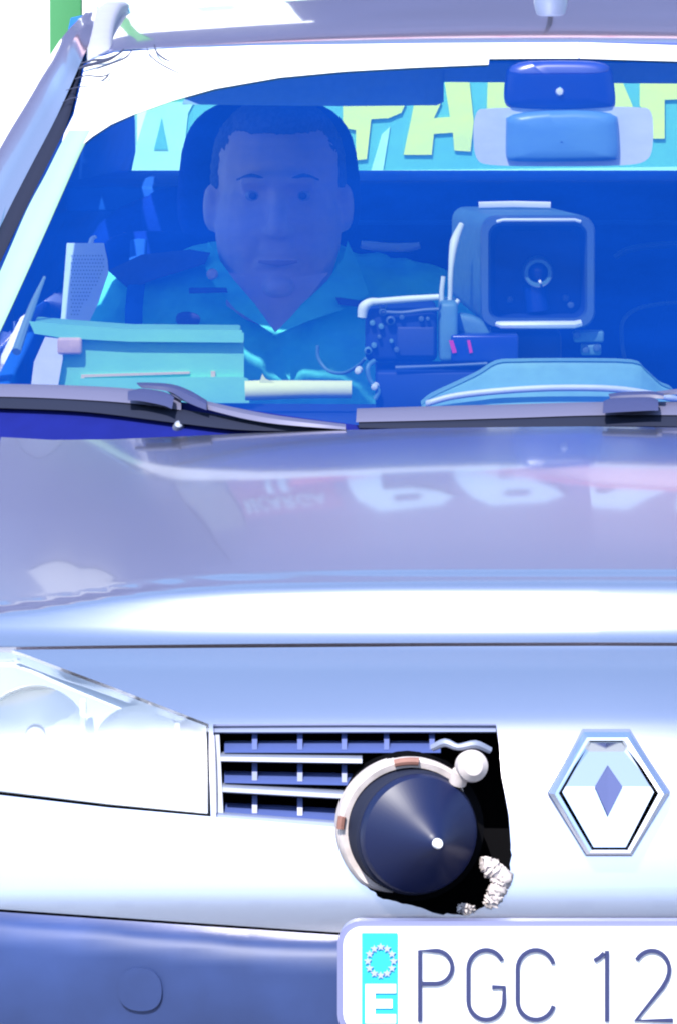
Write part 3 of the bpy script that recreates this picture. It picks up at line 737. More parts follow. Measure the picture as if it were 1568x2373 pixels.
wiper([(826, 948), (1000, 943), (1200, 938), (1400, 933), (1700, 932)], [(824, 978), (1000, 974), (1200, 968), (1400, 962), (1700, 962)],
      [(830, 980), (1000, 976), (1200, 970), (1400, 964), (1700, 964)], [(830, 992), (1000, 994), (1200, 991), (1400, 988), (1700, 990)],
      [(1520, 906), (1580, 900), (1650, 905), (1900, 960)], [(1520, 914), (1580, 912), (1650, 925), (1900, 985)],
      ([(1408, 910), (1440, 906), (1500, 904), (1535, 908)], [(1412, 922), (1440, 920), (1500, 918), (1535, 920)]),
      ([(1396, 925), (1420, 918), (1500, 916), (1522, 922)], [(1394, 952), (1420, 950), (1500, 946), (1522, 946)]))

# ------------------------------------------------------------------ cabin
box('cabin_floor', (-.76, .95, .265), (.76, 3.6, .30), M['cabin'], car, .005)
box('bulkhead', (-.70, .96, .27), (.70, .98, .85), M['void'], car, .005)
for sx in (-1, 1):
    box('door_lining', (sx*.755-.012, 1.05, .30), (sx*.755+.012, 3.6, .905), M['cabin'], car, .006)
loft('headliner', [[Vector((x, y, z-.03*x*x)) for x in (-.60, -.3, 0, .3, .60)] for y, z in ((1.80, 1.352), (2.2, 1.375), (2.8, 1.372), (3.05, 1.345))], M['liner'], car, 3, 2)
DZ = .930
dz = loft('dashboard', [[Vector((x, y+(.36 if y < 1.1 and z > .9 else .10)*x*x, z)) for x in (-.72, -.4, 0, .4, .72)] for y, z in ((1.01, .901), (1.03, DZ-.010), (1.09, DZ), (1.40, DZ), (1.47, DZ-.012), (1.50, DZ-.06), (1.49, .70), (1.40, .55))], M['dash'], car, 3, 3)
# instrument hump to the right
YH = 1.22
hp = [(975, 938), (1000, 918), (1060, 890), (1110, 866), (1150, 842), (1200, 838), (1330, 837), (1465, 840), (1495, 858), (1530, 890), (1560, 905), (1580, 945)]
H = [W(a, b, YH) for a, b in hp]
base = [W(a, 950, YH-.075) for a, b in hp]
front = [W(a, b+(946-b)*.55, YH-.045) for a, b in hp]
loft('instrument_hood', [base, front, [W(a, b+3, YH-.006) for a, b in hp], H, [p+Vector((0, .10, -.004)) for p in H], [p+Vector((0, .20, -.03)) for p in H]], M['binnacle'], car, 3, 3)
loft('hood_edge', [[p+Vector((0, -.003, dz_)) for p in cat([W(a, b, 1.150) for a, b in ((985, 935), (1060, 916), (1200, 902), (1330, 898), (1450, 903), (1570, 925))], 5)] for dz_ in (-.004, .004)], M['mirrorpale'], car, 1, 1, thick=.006)
# steering wheel (right of the frame), driver's seat
sw = bpy.data.objects.new('steering_wheel', None); COL.objects.link(sw); sw.parent = car
cs = Vector((.37, 1.50, .86)); ax = Vector((0, .9, .42)).normalized(); q_ = ax.to_track_quat('Z', 'Y')
ring = [cs+q_ @ Vector((.185*math.cos(a), .185*math.sin(a), 0)) for a in [k*2*math.pi/40 for k in range(41)]]
tube('steering_rim', ring, .014, M['black'], sw, 10)
for a in (90, 210, 330): tube('spoke', [cs, cs+q_ @ Vector((.18*math.cos(R(a)), .18*math.sin(R(a)), 0))], .014, M['black'], sw, 8)
lathe('hub', [(0, -.03), (.05, -.025), (.06, 0), (.05, .03)], M['black'], sw, cs, ax, 24)
def superblock(name, c, s, m, parent, e=3.4, n=18, lean=0.0, taper=0.0):
    bm = bmesh.new(); bmesh.ops.create_uvsphere(bm, u_segments=n*2, v_segments=n, radius=1)
    f = lambda v: math.copysign(abs(v)**(2/e), v)
    for v in bm.verts:
        x, y, z = f(v.co.x), f(v.co.y), f(v.co.z)
        k = 1-taper*(z*.5+.5)
        v.co = Vector((c[0]+x*s[0]*k, c[1]+y*s[1]+lean*z*s[2], c[2]+z*s[2]))
    return bm_obj(name, bm, m, parent, 60)
def front_seat(xc, hr_z, hw, hh):
    s = bpy.data.objects.new('front_seat', None); COL.objects.link(s); s.parent = car
    superblock('backrest', (xc, 2.40, .74), (.255, .075, .33), M['seat'], s, 4, lean=.18, taper=.12)
    superblock('cushion', (xc, 2.10, .42), (.25, .27, .09), M['seat'], s, 4)
    superblock('headrest', (xc, 2.50, hr_z), (hw, .05, hh), M['seat'], s, 3.2, taper=.15)
    for dx in (-.06, .06): tube('headrest_post', [(xc+dx, 2.46, 1.0), (xc+dx, 2.50, hr_z-.05)], .006, M['chromed'], s, 8)
    return s
ph = W(598, 415, 2.48)
front_seat(-.395, ph.z, .138, .112); front_seat(.37, 1.10, .13, .08)
# rear seat, shelf, rear window
rs = bpy.data.objects.new('rear_seat', None); COL.objects.link(rs); rs.parent = car
superblock('backrest', (0, 2.97, .83), (.68, .09, .295), M['seat'], rs, 6, lean=.12)
superblock('cushion', (0, 2.72, .45), (.68, .26, .10), M['seat'], rs, 5)
for xc in (-.50, .36): superblock('headrest', (xc, 2.90, W(0, 505, 2.9).z), (.085, .05, .048), M['seat'], rs, 3)
superblock('headrest_insert', (-.497, 2.852, W(0, 530, 2.85).z), (.022, .012, .04), M['liner'], rs, 4)
tube('seat_crease', [W(x, 515, 2.85) for x in (830, 900, 1010, 1200, 1450, 1600)], .004, M['cabin'], rs, 8)
zs = Z(414, 3.2)
box('parcel_shelf', (-.70, 3.06, zs-.04), (.70, 3.50, zs-.004), M['cabin'], car, .004)
rw0, rw1 = (3.50, zs-.01), (3.30, Z(178, 3.3))
def rwp(x, t): return Vector((x, rw0[0]+(rw1[0]-rw0[0])*t-.10*x*x, rw0[1]+(rw1[1]-rw0[1])*t))
loft('rear_window', [[rwp(x, t) for x in (-.62+.05*t, -.3, 0, .3, .62-.05*t)] for t in (0, .5, 1)], M['rw'], car, 3, 1)
loft('rear_header', [[Vector((x, 3.26-.1*x*x, z)) for x in (-.64, -.3, 0, .3, .64)] for z in (1.372, Z(184, 3.25))], M['liner'], car, 3, 1, thick=.02)
# pale arm on the seat between the people, and far seat edge
g1 = tube('belt_buckle_bar', [W(836, 566, 2.75), W(865, 570, 2.75), W(900, 573, 2.75), W(945, 573, 2.75), W(972, 568, 2.75)], [.006, .007, .0065, .007, .005], M['mirrorpale'], car, 10, None, 3)
tube('seat_piping', [W(1424, 596, 2.6), W(1450, 580, 2.6), W(1500, 570, 2.6), W(1570, 566, 2.6), W(1680, 566, 2.6)], [.004, .005, .005, .005, .005], M['camrim'], car, 10, None, 3)
tube('seat_piping', [W(1446, 830, 2.25), W(1440, 790, 2.26), W(1442, 745, 2.28), W(1470, 718, 2.29), W(1520, 705, 2.3), W(1580, 700, 2.3)], .003, M['camrim'], car, 8, None, 4)
# sun visor and interior mirror
v_ = [W(a, b, 1.80) for a, b in ((430, 236), (445, 200), (560, 165), (800, 150), (1010, 150), (1022, 165), (1022, 232), (1010, 238), (800, 240))]
prism('sun_visor', v_, (0, .018, 0), M['liner'], car, .003)
prism('sun_visor', [W(a, b, 1.80) for a, b in ((1030, 150), (1900, 150), (1900, 190), (1030, 184))], (0, .018, 0), M['liner'], car, .003)
mi = bpy.data.objects.new('interior_mirror', None); COL.objects.link(mi); mi.parent = car
sm = smooth_poly([(1118, 254), (1488, 250), (1508, 262), (1507, 350), (1490, 372), (1440, 378), (1300, 380), (1130, 378), (1104, 366), (1100, 300), (1106, 262)], 2)
prism('mirror_housing', [W(a, b, 1.600) for a, b in sm], (0, .045, 0), M['mirrorpale'], mi, .003)
def bulge(name, outline, y, dep, m, parent):
    s = smooth_poly(outline, 2); cx_ = sum(a for a, b in s)/len(s); cy_ = sum(b for a, b in s)/len(s)
    rows = []
    for k, f in ((1.0, 0), (.985, .45), (.94, .75), (.75, .95), (.4, 1.0), (.02, 1.02)):
        rows.append([W(cx_+(a-cx_)*k, cy_+(b-cy_)*k, y-dep*f) for a, b in s])
    rows = [r+[r[0]] for r in rows]
    rows.insert(0, [p+Vector((0, .02, 0)) for p in rows[0]])
    return loft(name, rows, m, parent, smooth=60)
bulge('mirror_cover', [(1172, 256), (1428, 252), (1432, 300), (1434, 366), (1420, 372), (1300, 374), (1180, 374), (1170, 366), (1171, 300)], 1.598, .018, M['mirrorgrey'], mi)
pd = bulge('sensor_pod', [(1178, 142), (1300, 138), (1408, 142), (1420, 170), (1427, 240), (1420, 250), (1300, 254), (1182, 252), (1166, 238), (1168, 190)], 1.61, .02, M['pod'], mi)
lathe('pod_button', [(0, .006), (.004, .005), (.0055, 0)], M['screw'], pd, W(1296, 212, 1.589), (0, -1, .05), 16)
tube('mirror_stem', [W(1300, 250, 1.615), W(1300, 262, 1.615)], .008, M['pod'], mi, 8)

# ------------------------------------------------------------------ things in the cabin
# radar camera on its stand
t = thing('radar_camera', 'boxy grey speed camera with square glazed front, standing on the dashboard', 'camera')
YC = 1.385
sq = lambda x0, y0, x1, y1, r, y, n=5: [(x1-r+r*math.cos(R(a)), y0+r-r*math.sin(R(a))) for a in [90*k/n for k in range(n+1)]] + \
    [(x0+r-r*math.sin(R(a)), y0+r-r*math.cos(R(a))) for a in [90*k/n for k in range(n+1)]] + \
    [(x0+r-r*math.cos(R(a)), y1-r+r*math.sin(R(a))) for a in [90*k/n for k in range(n+1)]] + \
    [(x1-r+r*math.sin(R(a)), y1-r+r*math.cos(R(a))) for a in [90*k/n for k in range(n+1)]]
o_ = sq(1112, 498, 1378, 760, 36, 0); i_ = sq(1130, 516, 1360, 742, 28, 0); d_ = sq(1136, 522, 1354, 736, 24, 0)
rowsw = lambda L, y, ox=0, oy=0: [W(a+ox, b+oy, y) for a, b in L]
close = lambda r: r+[r[0]]
back = sq(1046, 478, 1290, 700, 30, 0)
loft('housing', [close(rowsw(o_, YC+.016)), close(rowsw(o_, YC+.03)), close(rowsw(back, YC+.24)), close([W(1168+(a-1168)*.9, 590+(b-590)*.9, YC+.25) for a, b in back]), close([W(1168, 590, YC+.25)]*len(back))], M['camgrey'], t, smooth=40)
loft('front_rim', [close(rowsw(o_, YC+.018)), close(rowsw([(a*.975+1245*.025, b*.975+628*.025) for a, b in o_], YC)), close(rowsw(i_, YC)), close(rowsw(d_, YC+.03))], M['camrim'], t, smooth=30)
loft('inner_hood', [close(rowsw(d_, YC+.029)), close(rowsw([(1245+(a-1245)*.9, 630+(b-630)*.9) for a, b in d_], YC+.10)), close([W(1245, 630, YC+.10)]*len(d_))], M['camin'], t, smooth=30)
tube('painted_rim_highlight', [W(1148, 750, YC-.004), W(1160, 753, YC-.006), W(1330, 752, YC-.006), W(1346, 748, YC-.004)], [.003, .005, .005, .0045], M['mirrorpale'], t, 8)  # pale bars painting the light caught on the rim's lower and upper edges
tube('painted_rim_highlight', [W(1150, 513, YC-.003), W(1165, 509, YC-.004), W(1330, 509, YC-.004), W(1345, 513, YC-.003)], .0022, M['mirrorpale'], t, 8)
lc = W(1246, 632, YC+.055)
le = lathe('lens_barrel', [(.0195, .05), (.0195, .004), (.018, 0), (.0135, .0), (.0125, .008), (.0125, .03)], M['camgrey'], t, lc, (0, 1, 0), 32)
lathe('lens_glass', [(0, -.002), (.007, .001), (.0125, .006)], M['pod'], le, lc+Vector((0, .004, 0)), (0, 1, 0), 24)
lathe('lens_ring', [(.0145, .002), (.0185, -.001), (.0195, .003)], M['camrim'], le, lc, (0, 1, 0), 32)
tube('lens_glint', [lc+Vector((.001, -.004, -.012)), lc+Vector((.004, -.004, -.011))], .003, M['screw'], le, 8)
tube('lens_foot', [lc+Vector((-.004, .02, -.018)), lc+Vector((0, .02, -.05))], .015, M['pod'], t, 10)
for a, b in ((1310, 690), (1322, 706), (1180, 694)): lathe('inner_screw', [(0, -.004), (.004, -.003), (.005, 0)], M['camrim'], t, W(a, b, YC+.085), (0, 1, 0), 12)
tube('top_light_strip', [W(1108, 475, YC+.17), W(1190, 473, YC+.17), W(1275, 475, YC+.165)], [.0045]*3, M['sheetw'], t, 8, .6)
tube('side_cable', [W(1068, 520, YC+.05), W(1052, 560, YC+.03), W(1044, 620, YC+.02), W(1042, 680, YC+.02), W(1040, 712, YC+.02)], [.004, .006, .0035, .003, .003], M['pale'], t, 10, None, 5)
tube('side_cable', [W(1026, 640, YC+.02), W(1022, 680, YC+.02), W(1026, 712, YC+.02), W(1045, 715, YC+.01), W(1062, 694, YC+.01)], [.003]*5, M['pale'], t, 10, None, 5)
box('stand', (W(1130, 0, YC+.1).x, YC+.05, DZ-.01), (W(1300, 0, YC+.1).x, YC+.16, W(0, 764, YC+.1).z), M['camin'], t, .006)
bulge('under_cover', [(1052, 726), (1090, 728), (1135, 752), (1140, 790), (1100, 786), (1056, 775)], YC+.02, .012, M['camgrey'], t)
# side fixing clamp
t2 = bpy.data.objects.new('side_clamp', None); COL.objects.link(t2); t2.parent = t
for (a, b, c, d) in ((1328, 766, 1398, 792), (1345, 797, 1392, 822)):
    p, q = W(a, d, YC+.03), W(c, b, YC+.03); box('clamp_block', (p.x, YC+.02, p.z), (q.x, YC+.05, q.z), M['camgrey'], t2, .003)
for a, b in ((1336, 776), (1356, 810), (1382, 806)): lathe('clamp_screw', [(0, -.004), (.004, -.003), (.005, 0)], M['camrim'], t2, W(a, b, YC+.018), (0, 1, 0), 12)
# control box
YK = 1.36
t = thing('control_box', 'dark blue control box with red lights and cables, left of the speed camera', 'control box')
p, q = W(846, 838, YK), W(1012, 712, YK)
box('case', (p.x, YK, p.z), (q.x, YK+.13, q.z), M['camin'], t, .008)
p, q = W(918, 826, YK), W(1006, 756, YK); box('screen', (p.x, YK-.003, p.z), (q.x, YK+.004, q.z), M['dash'], t, .003)
p, q = W(1016, 838, YK), W(1060, 700, YK); box('side_block', (p.x, YK-.004, p.z), (q.x, YK+.1, q.z), M['camgrey'], t, .006)
p, q = W(1044, 838, YK-.01), W(1200, 776, YK-.01); box('light_panel', (p.x, YK-.012, p.z), (q.x, YK+.03, q.z), M['pod'], t, .003)
for a, wd in ((1046, 7), (1086, 5)):
    prism('indicator', [W(a-wd, 788, YK-.012), W(a+wd*.4, 788, YK-.012), W(a+wd*1.6, 816, YK-.012), W(a+wd*.2, 818, YK-.012)], (0, -.003, 0), M['led'], t, 0)
tube('carry_handle', [W(838, 735, YK-.01), W(842, 712, YK-.01), W(858, 700, YK-.01), W(880, 698, YK-.01), W(940, 693, YK-.01), W(1016, 688, YK-.01)], [.006, .007, .0055, .0045, .0045, .004], M['pale'], t, 10, None, 4)
tube('top_cable', [W(880, 722, YK-.008), W(930, 724, YK-.008), W(980, 718, YK-.008), W(1016, 716, YK-.008)], .0025, M['camrim'], t, 8, None, 3)
rnd = random.Random(3)
for (a, b, r) in ((886, 706, .006), (886, 722, .005), (904, 742, .006), (882, 756, .004), (862, 748, .004), (930, 734, .004), (975, 738, .004), (852, 812, .005), (864, 838, .004), (918, 810, .004), (906, 790, .003), (990, 738, .003), (866, 800, .004), (878, 780, .003)):
    lathe('plug', [(r*.6, -.008), (r, -.006), (r, .004)] if r > .0045 else [(0, -.006), (r*.8, -.005), (r, .004)], M['camrim'] if rnd.random() < .6 else M['camgrey'], t, W(a, b, YK-.004), (0, 1, 0), 14)
box('tray', (W(870, 0, YK).x, YK-.02, DZ+.001), (W(1130, 0, YK).x, YK+.15, W(0, 858, YK).z), M['camin'], t, .004)
tube('tray_edge', [W(915, 852, YK-.024), W(960, 850, YK-.024), W(1050, 846, YK-.024), W(1128, 842, YK-.024)], [.003, .0025, .0018, .002], M['camrim'], t, 8, None, 3)
tube('loose_cable', [W(866, 836, YK-.02), W(852, 850, YK-.03), W(856, 880, YK-.03), W(876, 905, YK-.03), W(868, 925, YK-.03)], .003, M['camgrey'], t, 8, None, 5)
tube('loose_cable', [W(736, 800, 1.46), W(738, 830, 1.46), W(760, 858, 1.45), W(795, 864, 1.42), W(830, 846, 1.38), W(846, 830, YK)], .0022, M['camgrey'], t, 8, None, 5)
for a, b in ((830, 858), (868, 895)): lathe('cable_plug', [(0, -.008), (.004, -.006), (.005, .004)], M['pale'], t, W(a, b, YK-.03), (.2, 1, .1), 12)
# green document case
YD = 1.33
t = thing('document_case', 'flat green plastic document case with tan stripes on the dashboard before the officer', 'case')
def boxd(nm, x0, y0, x1, y1, ya, yb, m, par, bev=.003):
    p, q = W(x0, y1, ya), W(x1, y0, ya); return box(nm, (p.x, ya, p.z), (q.x, yb, q.z), m, par, bev)
prism('body', [W(a, b, YD+.012) for a, b in ((132, 786), (560, 776), (560, 925), (132, 925))], (0, .10, 0), M['case'], t, .003)
prism('lid', [W(a, b, YD) for a, b in ((76, 750), (150, 757), (300, 768), (556, 770), (558, 788), (300, 786), (150, 778), (84, 768))], (0, .13, 0), M['case'], t, .003)
prism('stripe', [W(a, b, YD+.009) for a, b in ((188, 868), (440, 861), (440, 866), (196, 874), (195, 905), (188, 905))], (0, .004, 0), M['tan'], t, 0)
prism('stripe', [W(a, b, YD+.009) for a, b in ((489, 860), (499, 860), (499, 915), (489, 915))], (0, .004, 0), M['tan'], t, 0)
prism('pocket', [W(a, b, YD+.004) for a, b in ((186, 880), (560, 876), (572, 880), (574, 930), (186, 930))], (0, .009, 0), M['case'], t, .002)
cl = boxd('clasp', 132, 782, 190, 822, YD-.004, YD+.012, M['brass'], t, .004)
boxd('clasp_hook', 166, 812, 180, 832, YD-.006, YD+.004, M['camgrey'], cl, .002)
prism('white_corner', [W(a, b, YD-.002) for a, b in ((108, 786), (138, 790), (140, 830), (128, 900), (76, 905), (84, 840))], (0, .05, 0), M['sheetw'], t, .003)
# paper roll in the middle of the dashboard
t = tag(tube('paper_roll', [W(568, 905, 1.27), W(600, 904, 1.27), W(700, 902, 1.27), W(814, 902, 1.27)], [.0125, .0125, .0115, .011], M['paper'], None, 16), 'pale yellow paper roll lying on the dashboard right of the green case', 'paper roll')
prism('folded_corner', [W(a, b, 1.262) for a, b in ((600, 890), (608, 866), (616, 878), (640, 888), (640, 900), (600, 902))], (0, .004, 0), M['paper'], t, 0)
# white mesh shade by the passenger door
t = thing('mesh_shade', 'white perforated mesh shade standing between the door and the officer', 'shade')
YM = 2.05
mo = [(158, 566), (238, 566), (246, 605), (248, 632), (225, 700), (196, 760), (138, 760), (145, 735)]
prism('shade_panel', [W(a, b, YM) for a, b in mo], (0, .015, 0), M['mesh'], t, .002)
def dots(bm):
    for j in range(17):
        for i in range(12):
            a, b = 166+i*7+(3.5 if j % 2 else 0), 592+j*8.5
            if a < 240-(max(0, b-632))*.62 and a > 160 - (b-566)*.03 and inpoly((a, b), mo):
                c = W(a, b, YM-.0015); r = .0012
                bm.faces.new([bm.verts.new(c+Vector((r*math.cos(k*math.pi/3), 0, r*math.sin(k*math.pi/3)))) for k in range(6)])
o = joined('mesh_holes', [dots], M['meshdot'], t, 0); o['kind'] = 'stuff'
tube('shade_hook', [W(210, 566, YM+.005), W(214, 552, YM+.005), W(224, 548, YM+.005)], [.004, .003, .002], M['mesh'], t, 8, None, 4)

# ------------------------------------------------------------------ the officer in the passenger seat
person = thing('person', 'seated officer in a green open-collared uniform shirt with short dark hair', 'person')
YP = 2.18
hc = W(645, 455, YP); hx, hz = hc.x, hc.z
_sph = {}
def ell(bm, c, s, rot=None, n=20):
    if n not in _sph:
        b_ = bmesh.new(); bmesh.ops.create_uvsphere(b_, u_segments=n, v_segments=n//2+2, radius=1); b_.verts.index_update()
        _sph[n] = ([v.co.copy() for v in b_.verts], [[v.index for v in f.verts] for f in b_.faces]); b_.free()
    vs_ = []
    for co in _sph[n][0]:
        p = Vector((co.x*s[0], co.y*s[1], co.z*s[2]))
        if rot: p = rot @ p
        vs_.append(bm.verts.new(p+Vector(c)))
    for f in _sph[n][1]: bm.faces.new([vs_[i] for i in f])
def cap(bm, a, b, ra, rb, n=10):
    a, b = Vector(a), Vector(b)
    for k in range(n+1):
        t_ = k/n; ell(bm, a.lerp(b, t_), [ra+(rb-ra)*t_]*3, None, 14)
def remesh(name, fs, vox, m, parent, smooth_it=8):
    bm = bmesh.new()
    for f in fs: f(bm)
    me = bpy.data.meshes.new(name+'_src'); bm.to_mesh(me); bm.free()
    o = bpy.data.objects.new(name+'_src', me); COL.objects.link(o)
    r = o.modifiers.new('r', 'REMESH'); r.mode = 'VOXEL'; r.voxel_size = vox
    s = o.modifiers.new('s', 'SMOOTH'); s.iterations = smooth_it; s.factor = .5
    dg = bpy.context.evaluated_depsgraph_get(); me2 = bpy.data.meshes.new_from_object(o.evaluated_get(dg))
    me2.name = name; bpy.data.objects.remove(o); bpy.data.meshes.remove(me)
    me2.materials.clear()
    for p in me2.polygons: p.use_smooth = True
    return link(name, me2, m, parent)
sh = W(312, 640, YP).z - .03
LSH, RSH = Vector((W(290, 0, YP).x, YP+.02, sh-.035)), Vector((W(985, 0, YP).x, YP+.02, sh-.035))
def body(bm):
    ell(bm, (hx, YP+.015, hz+.035), (.088, .100, .098))              # skull
    ell(bm, (hx, YP-.02, hz-.045), (.087, .080, .112))               # face
    ell(bm, (hx, YP-.03, hz-.110), (.072, .060, .052))              # jaw and chin
    ell(bm, (hx-.035, YP-.055, hz-.065), (.035, .028, .032)); ell(bm, (hx+.035, YP-.055, hz-.065), (.035, .028, .032))
    ell(bm, (hx, YP-.085, hz+.028), (.055, .018, .012))              # brow
    for s in (-1, 1):
        ell(bm, (hx+s*.034, YP-.079, hz+.0195), (.019, .013, .0065)); ell(bm, (hx+s*.034, YP-.078, hz-.0085), (.018, .011, .005))
    cap(bm, (hx, YP-.094, hz+.012), (hx, YP-.112, hz-.038), .010, .014, 6)   # nose
    ell(bm, (hx-.013, YP-.102, hz-.042), (.010, .010, .008)); ell(bm, (hx+.013, YP-.102, hz-.042), (.010, .010, .008))
    ell(bm, (hx, YP-.088, hz-.078), (.026, .014, .010)); ell(bm, (hx, YP-.092, hz-.118), (.022, .014, .014))
    for s in (-1, 1): ell(bm, (hx+s*.092, YP+.005, hz-.015), (.012, .022, .034))
    cap(bm, (hx, YP+.02, hz-.10), (hx, YP+.035, hz-.24), .078, .085, 8)     # neck
    ell(bm, (hx, YP-.02, hz-.150), (.088, .062, .036)); ell(bm, (hx, YP-.045, hz-.128), (.060, .040, .028))
    ell(bm, (hx, YP+.05, sh-.22), (.17, .10, .24)); ell(bm, (hx, YP+.05, sh-.45), (.17, .12, .16))
    cap(bm, (hx, YP+.04, sh-.01), LSH, .075, .062); cap(bm, (hx, YP+.04, sh-.01), RSH, .075, .062)
    for s, S_ in ((-1, LSH), (1, RSH)):
        el = S_+Vector((s*.035, -.04, -.25)); wr_ = Vector((hx+s*.13, YP-.34, .62))
        cap(bm, S_, el, .056, .044); cap(bm, el, wr_, .043, .028)
        pal = wr_+Vector((-s*.01, -.06, -.005)); cap(bm, wr_, pal, .026, .032, 5)
        for k in range(4):
            b0 = pal+Vector(((k-1.5)*.018, -.03, 0)); cap(bm, b0, b0+Vector((0, -.035, -.012)), .009, .0085, 5); cap(bm, b0+Vector((0, -.035, -.012)), b0+Vector((0, -.05+.004*abs(k-1.5), -.035)), .0085, .007, 5)
        cap(bm, pal+Vector((-s*.03, .02, 0)), pal+Vector((-s*.055, -.02, -.01)), .011, .008, 5)
        hp_ = Vector((hx+s*.10, YP+.02, .54)); kn = Vector((hx+s*.14, YP-.48, .57)); cap(bm, hp_, kn, .085, .062); cap(bm, kn, kn+Vector((0, -.08, -.24)), .058, .045)
bo = remesh('body', [body], .005, M['skin'], person, 6)
def gs(v, s): return math.exp(-.5*(v/s)**2)
def seg(px_, pz_, a, b):
    a, b, p = Vector(a), Vector(b), Vector((px_, pz_)); d = b-a; k = max(0, min(1, (p-a).dot(d)/d.length_squared)); return (p-(a+d*k)).length
for v in bo.data.vertices:
    x, z = v.co.x-hx, v.co.z-hz
    if v.co.y < YP-.03 and -.17 < z < .12 and abs(x) < .1:
        d = 0
        for s in (-1, 1):
            d += .0085*gs(x-s*.034, .015)*gs(z-.006, .010)                      # sockets
            d += .0035*gs(seg(x, z, (s*.020, -.048), (s*.036, -.088)), .0045)    # folds beside the mouth
            d += .0022*gs(seg(x, z, (s*.020, -.012), (s*.046, -.020)), .0035)    # under the eyes
            d -= .0050*gs(x-s*.052, .014)*gs(z+.040, .016)                      # cheeks
            d -= .0040*gs(x-s*.034, .018)*gs(z-.026, .006)                      # brow bone
        d += .0045*gs(seg(x, z, (-.026, -.078), (.026, -.078)), .0028)           # mouth line
        d += .0040*gs(seg(x, z, (-.020, -.099), (.020, -.099)), .0055)           # chin crease
        d += .0018*gs(x, .004)*gs(z+.062, .008)
        d += .0010*gs(z-.062, .0025)+.0010*gs(z-.075, .0025)                    # forehead lines
        v.co.y += d
for s in (-1, 1):
    e = Vector((hx+s*.034, YP-.0815, hz+.006))
    eye = lathe('eye', [(0, 0), (.007, .002), (.0105, .008), (.008, .018), (0, .021)], M['eye'], person, e, (0, 1, 0), 18)
    lathe('iris', [(0, -.0015), (.005, -.0005), (.0055, .002)], M['iris'], eye, e, (0, 1, 0), 14)
    tube('eyebrow', [Vector((hx+s*.016, YP-.101, hz+.029)), Vector((hx+s*.036, YP-.098, hz+.035)), Vector((hx+s*.056, YP-.084, hz+.028))], [.0018, .0026, .0012], M['hair'], person, 8, .5, 3)
tube('mouth', [Vector((hx-.026, YP-.0925, hz-.083)), Vector((hx, YP-.1005, hz-.085)), Vector((hx+.026, YP-.0925, hz-.083))], [.002, .0045, .002], M['lip'], person, 8, None, 4)
def hair(bm):
    ell(bm, (hx, YP+.028, hz+.048), (.092, .096, .090)); ell(bm, (hx, YP+.07, hz-.005), (.090, .07, .09))
    ell(bm, (hx, YP-.022, hz+.106), (.062, .055, .030))
    for s in (-1, 1): ell(bm, (hx+s*.083, YP+.012, hz+.03), (.010, .030, .036))
ho = remesh('hair', [hair], .005, M['hair'], person, 4)
for v in ho.data.vertices: v.co += Vector((rnd.uniform(-1, 1), rnd.uniform(-1, 1), rnd.uniform(-1, 1)))*.0016
def shirt(bm):
    ell(bm, (hx, YP+.045, sh-.20), (.205, .135, .26)); ell(bm, (hx, YP+.05, sh-.45), (.195, .145, .18))
    ell(bm, (hx-.09, YP-.015, sh-.10), (.11, .09, .11)); ell(bm, (hx+.09, YP-.015, sh-.10), (.11, .09, .11))
    cap(bm, (hx-.03, YP+.045, sh-.0), LSH, .085, .078); cap(bm, (hx+.03, YP+.045, sh-.0), RSH, .085, .078)
    for s, S_ in ((-1, LSH), (1, RSH)):
        el = S_+Vector((s*.035, -.04, -.25)); cap(bm, S_, el, .079, .068)
        cap(bm, el, el.lerp(Vector((hx+s*.13, YP-.34, .62)), .35), .064, .058)
so_ = remesh('shirt', [shirt], .010, M['shirt'], person, 6)
cl_t = bpy.data.textures.new('cloth_folds', 'CLOUDS'); cl_t.noise_scale = .055
dm = so_.modifiers.new('folds', 'DISPLACE'); dm.texture = cl_t; dm.strength = .030; dm.mid_level = .5
# open collar: two flat wings folded from the neck to the V
def wing(s, pts, y0):
    P_ = [W(a, b, y) for a, b, y in pts]; return P_
YCo = YP-.125
def collar(name, pts, depths):
    P_ = [W(a, b, YP+d) for (a, b), d in zip(pts, depths)]
    return prism(name, P_, (0, .008, 0), M['shirt'], person, .002, 30)
collar('collar', [(484, 566), (500, 590), (540, 650), (590, 706), (636, 772), (600, 748), (548, 716), (500, 660), (474, 610)], [-.03, -.05, -.085, -.115, -.135, -.13, -.12, -.09, -.05])
collar('collar', [(806, 566), (798, 600), (760, 650), (700, 706), (640, 772), (716, 740), (792, 716), (850, 680), (832, 620)], [-.03, -.05, -.085, -.115, -.135, -.13, -.12, -.09, -.05])
# bare throat inside the V
prism('throat', [W(a, b, YP-.088) for a, b in ((545, 640), (640, 655), (745, 640), (690, 710), (640, 762), (594, 706))], (0, .03, 0), M['skin'], person, .004)
prism('epaulette', [W(a, b, YP-.062) for a, b in ((262, 628), (330, 596), (440, 584), (478, 590), (470, 606), (360, 640), (300, 662))], (0, .05, 0), M['patch'], person, .004)
prism('pocket_flap', [W(a, b, YP-.128) for a, b in ((440, 668), (524, 668), (526, 676), (440, 678))], (0, .02, 0), M['patch'], person, .001)
prism('pocket_flap', [W(a, b, YP-.128) for a, b in ((780, 690), (850, 700), (852, 712), (786, 704))], (0, .02, 0), M['patch'], person, .001)
bulge('sleeve_badge', [(406, 730), (430, 722), (462, 730), (466, 750), (440, 760), (410, 754)], YP-.120, .006, M['patch'], person)
lathe('shoulder_button', [(0, -.004), (.006, -.002), (.008, .004)], M['brass'], person, W(492, 634, YP-.085), (0, 1, -.2), 14)
tube('seat_belt', [W(322, 556, YP+.12), W(318, 640, YP-.03), W(312, 700, YP-.10), W(310, 760, YP-.125), (W(312, 760, YP).x, YP-.13, .70)], .012, M['cabin'], car, 8, .2, 5)
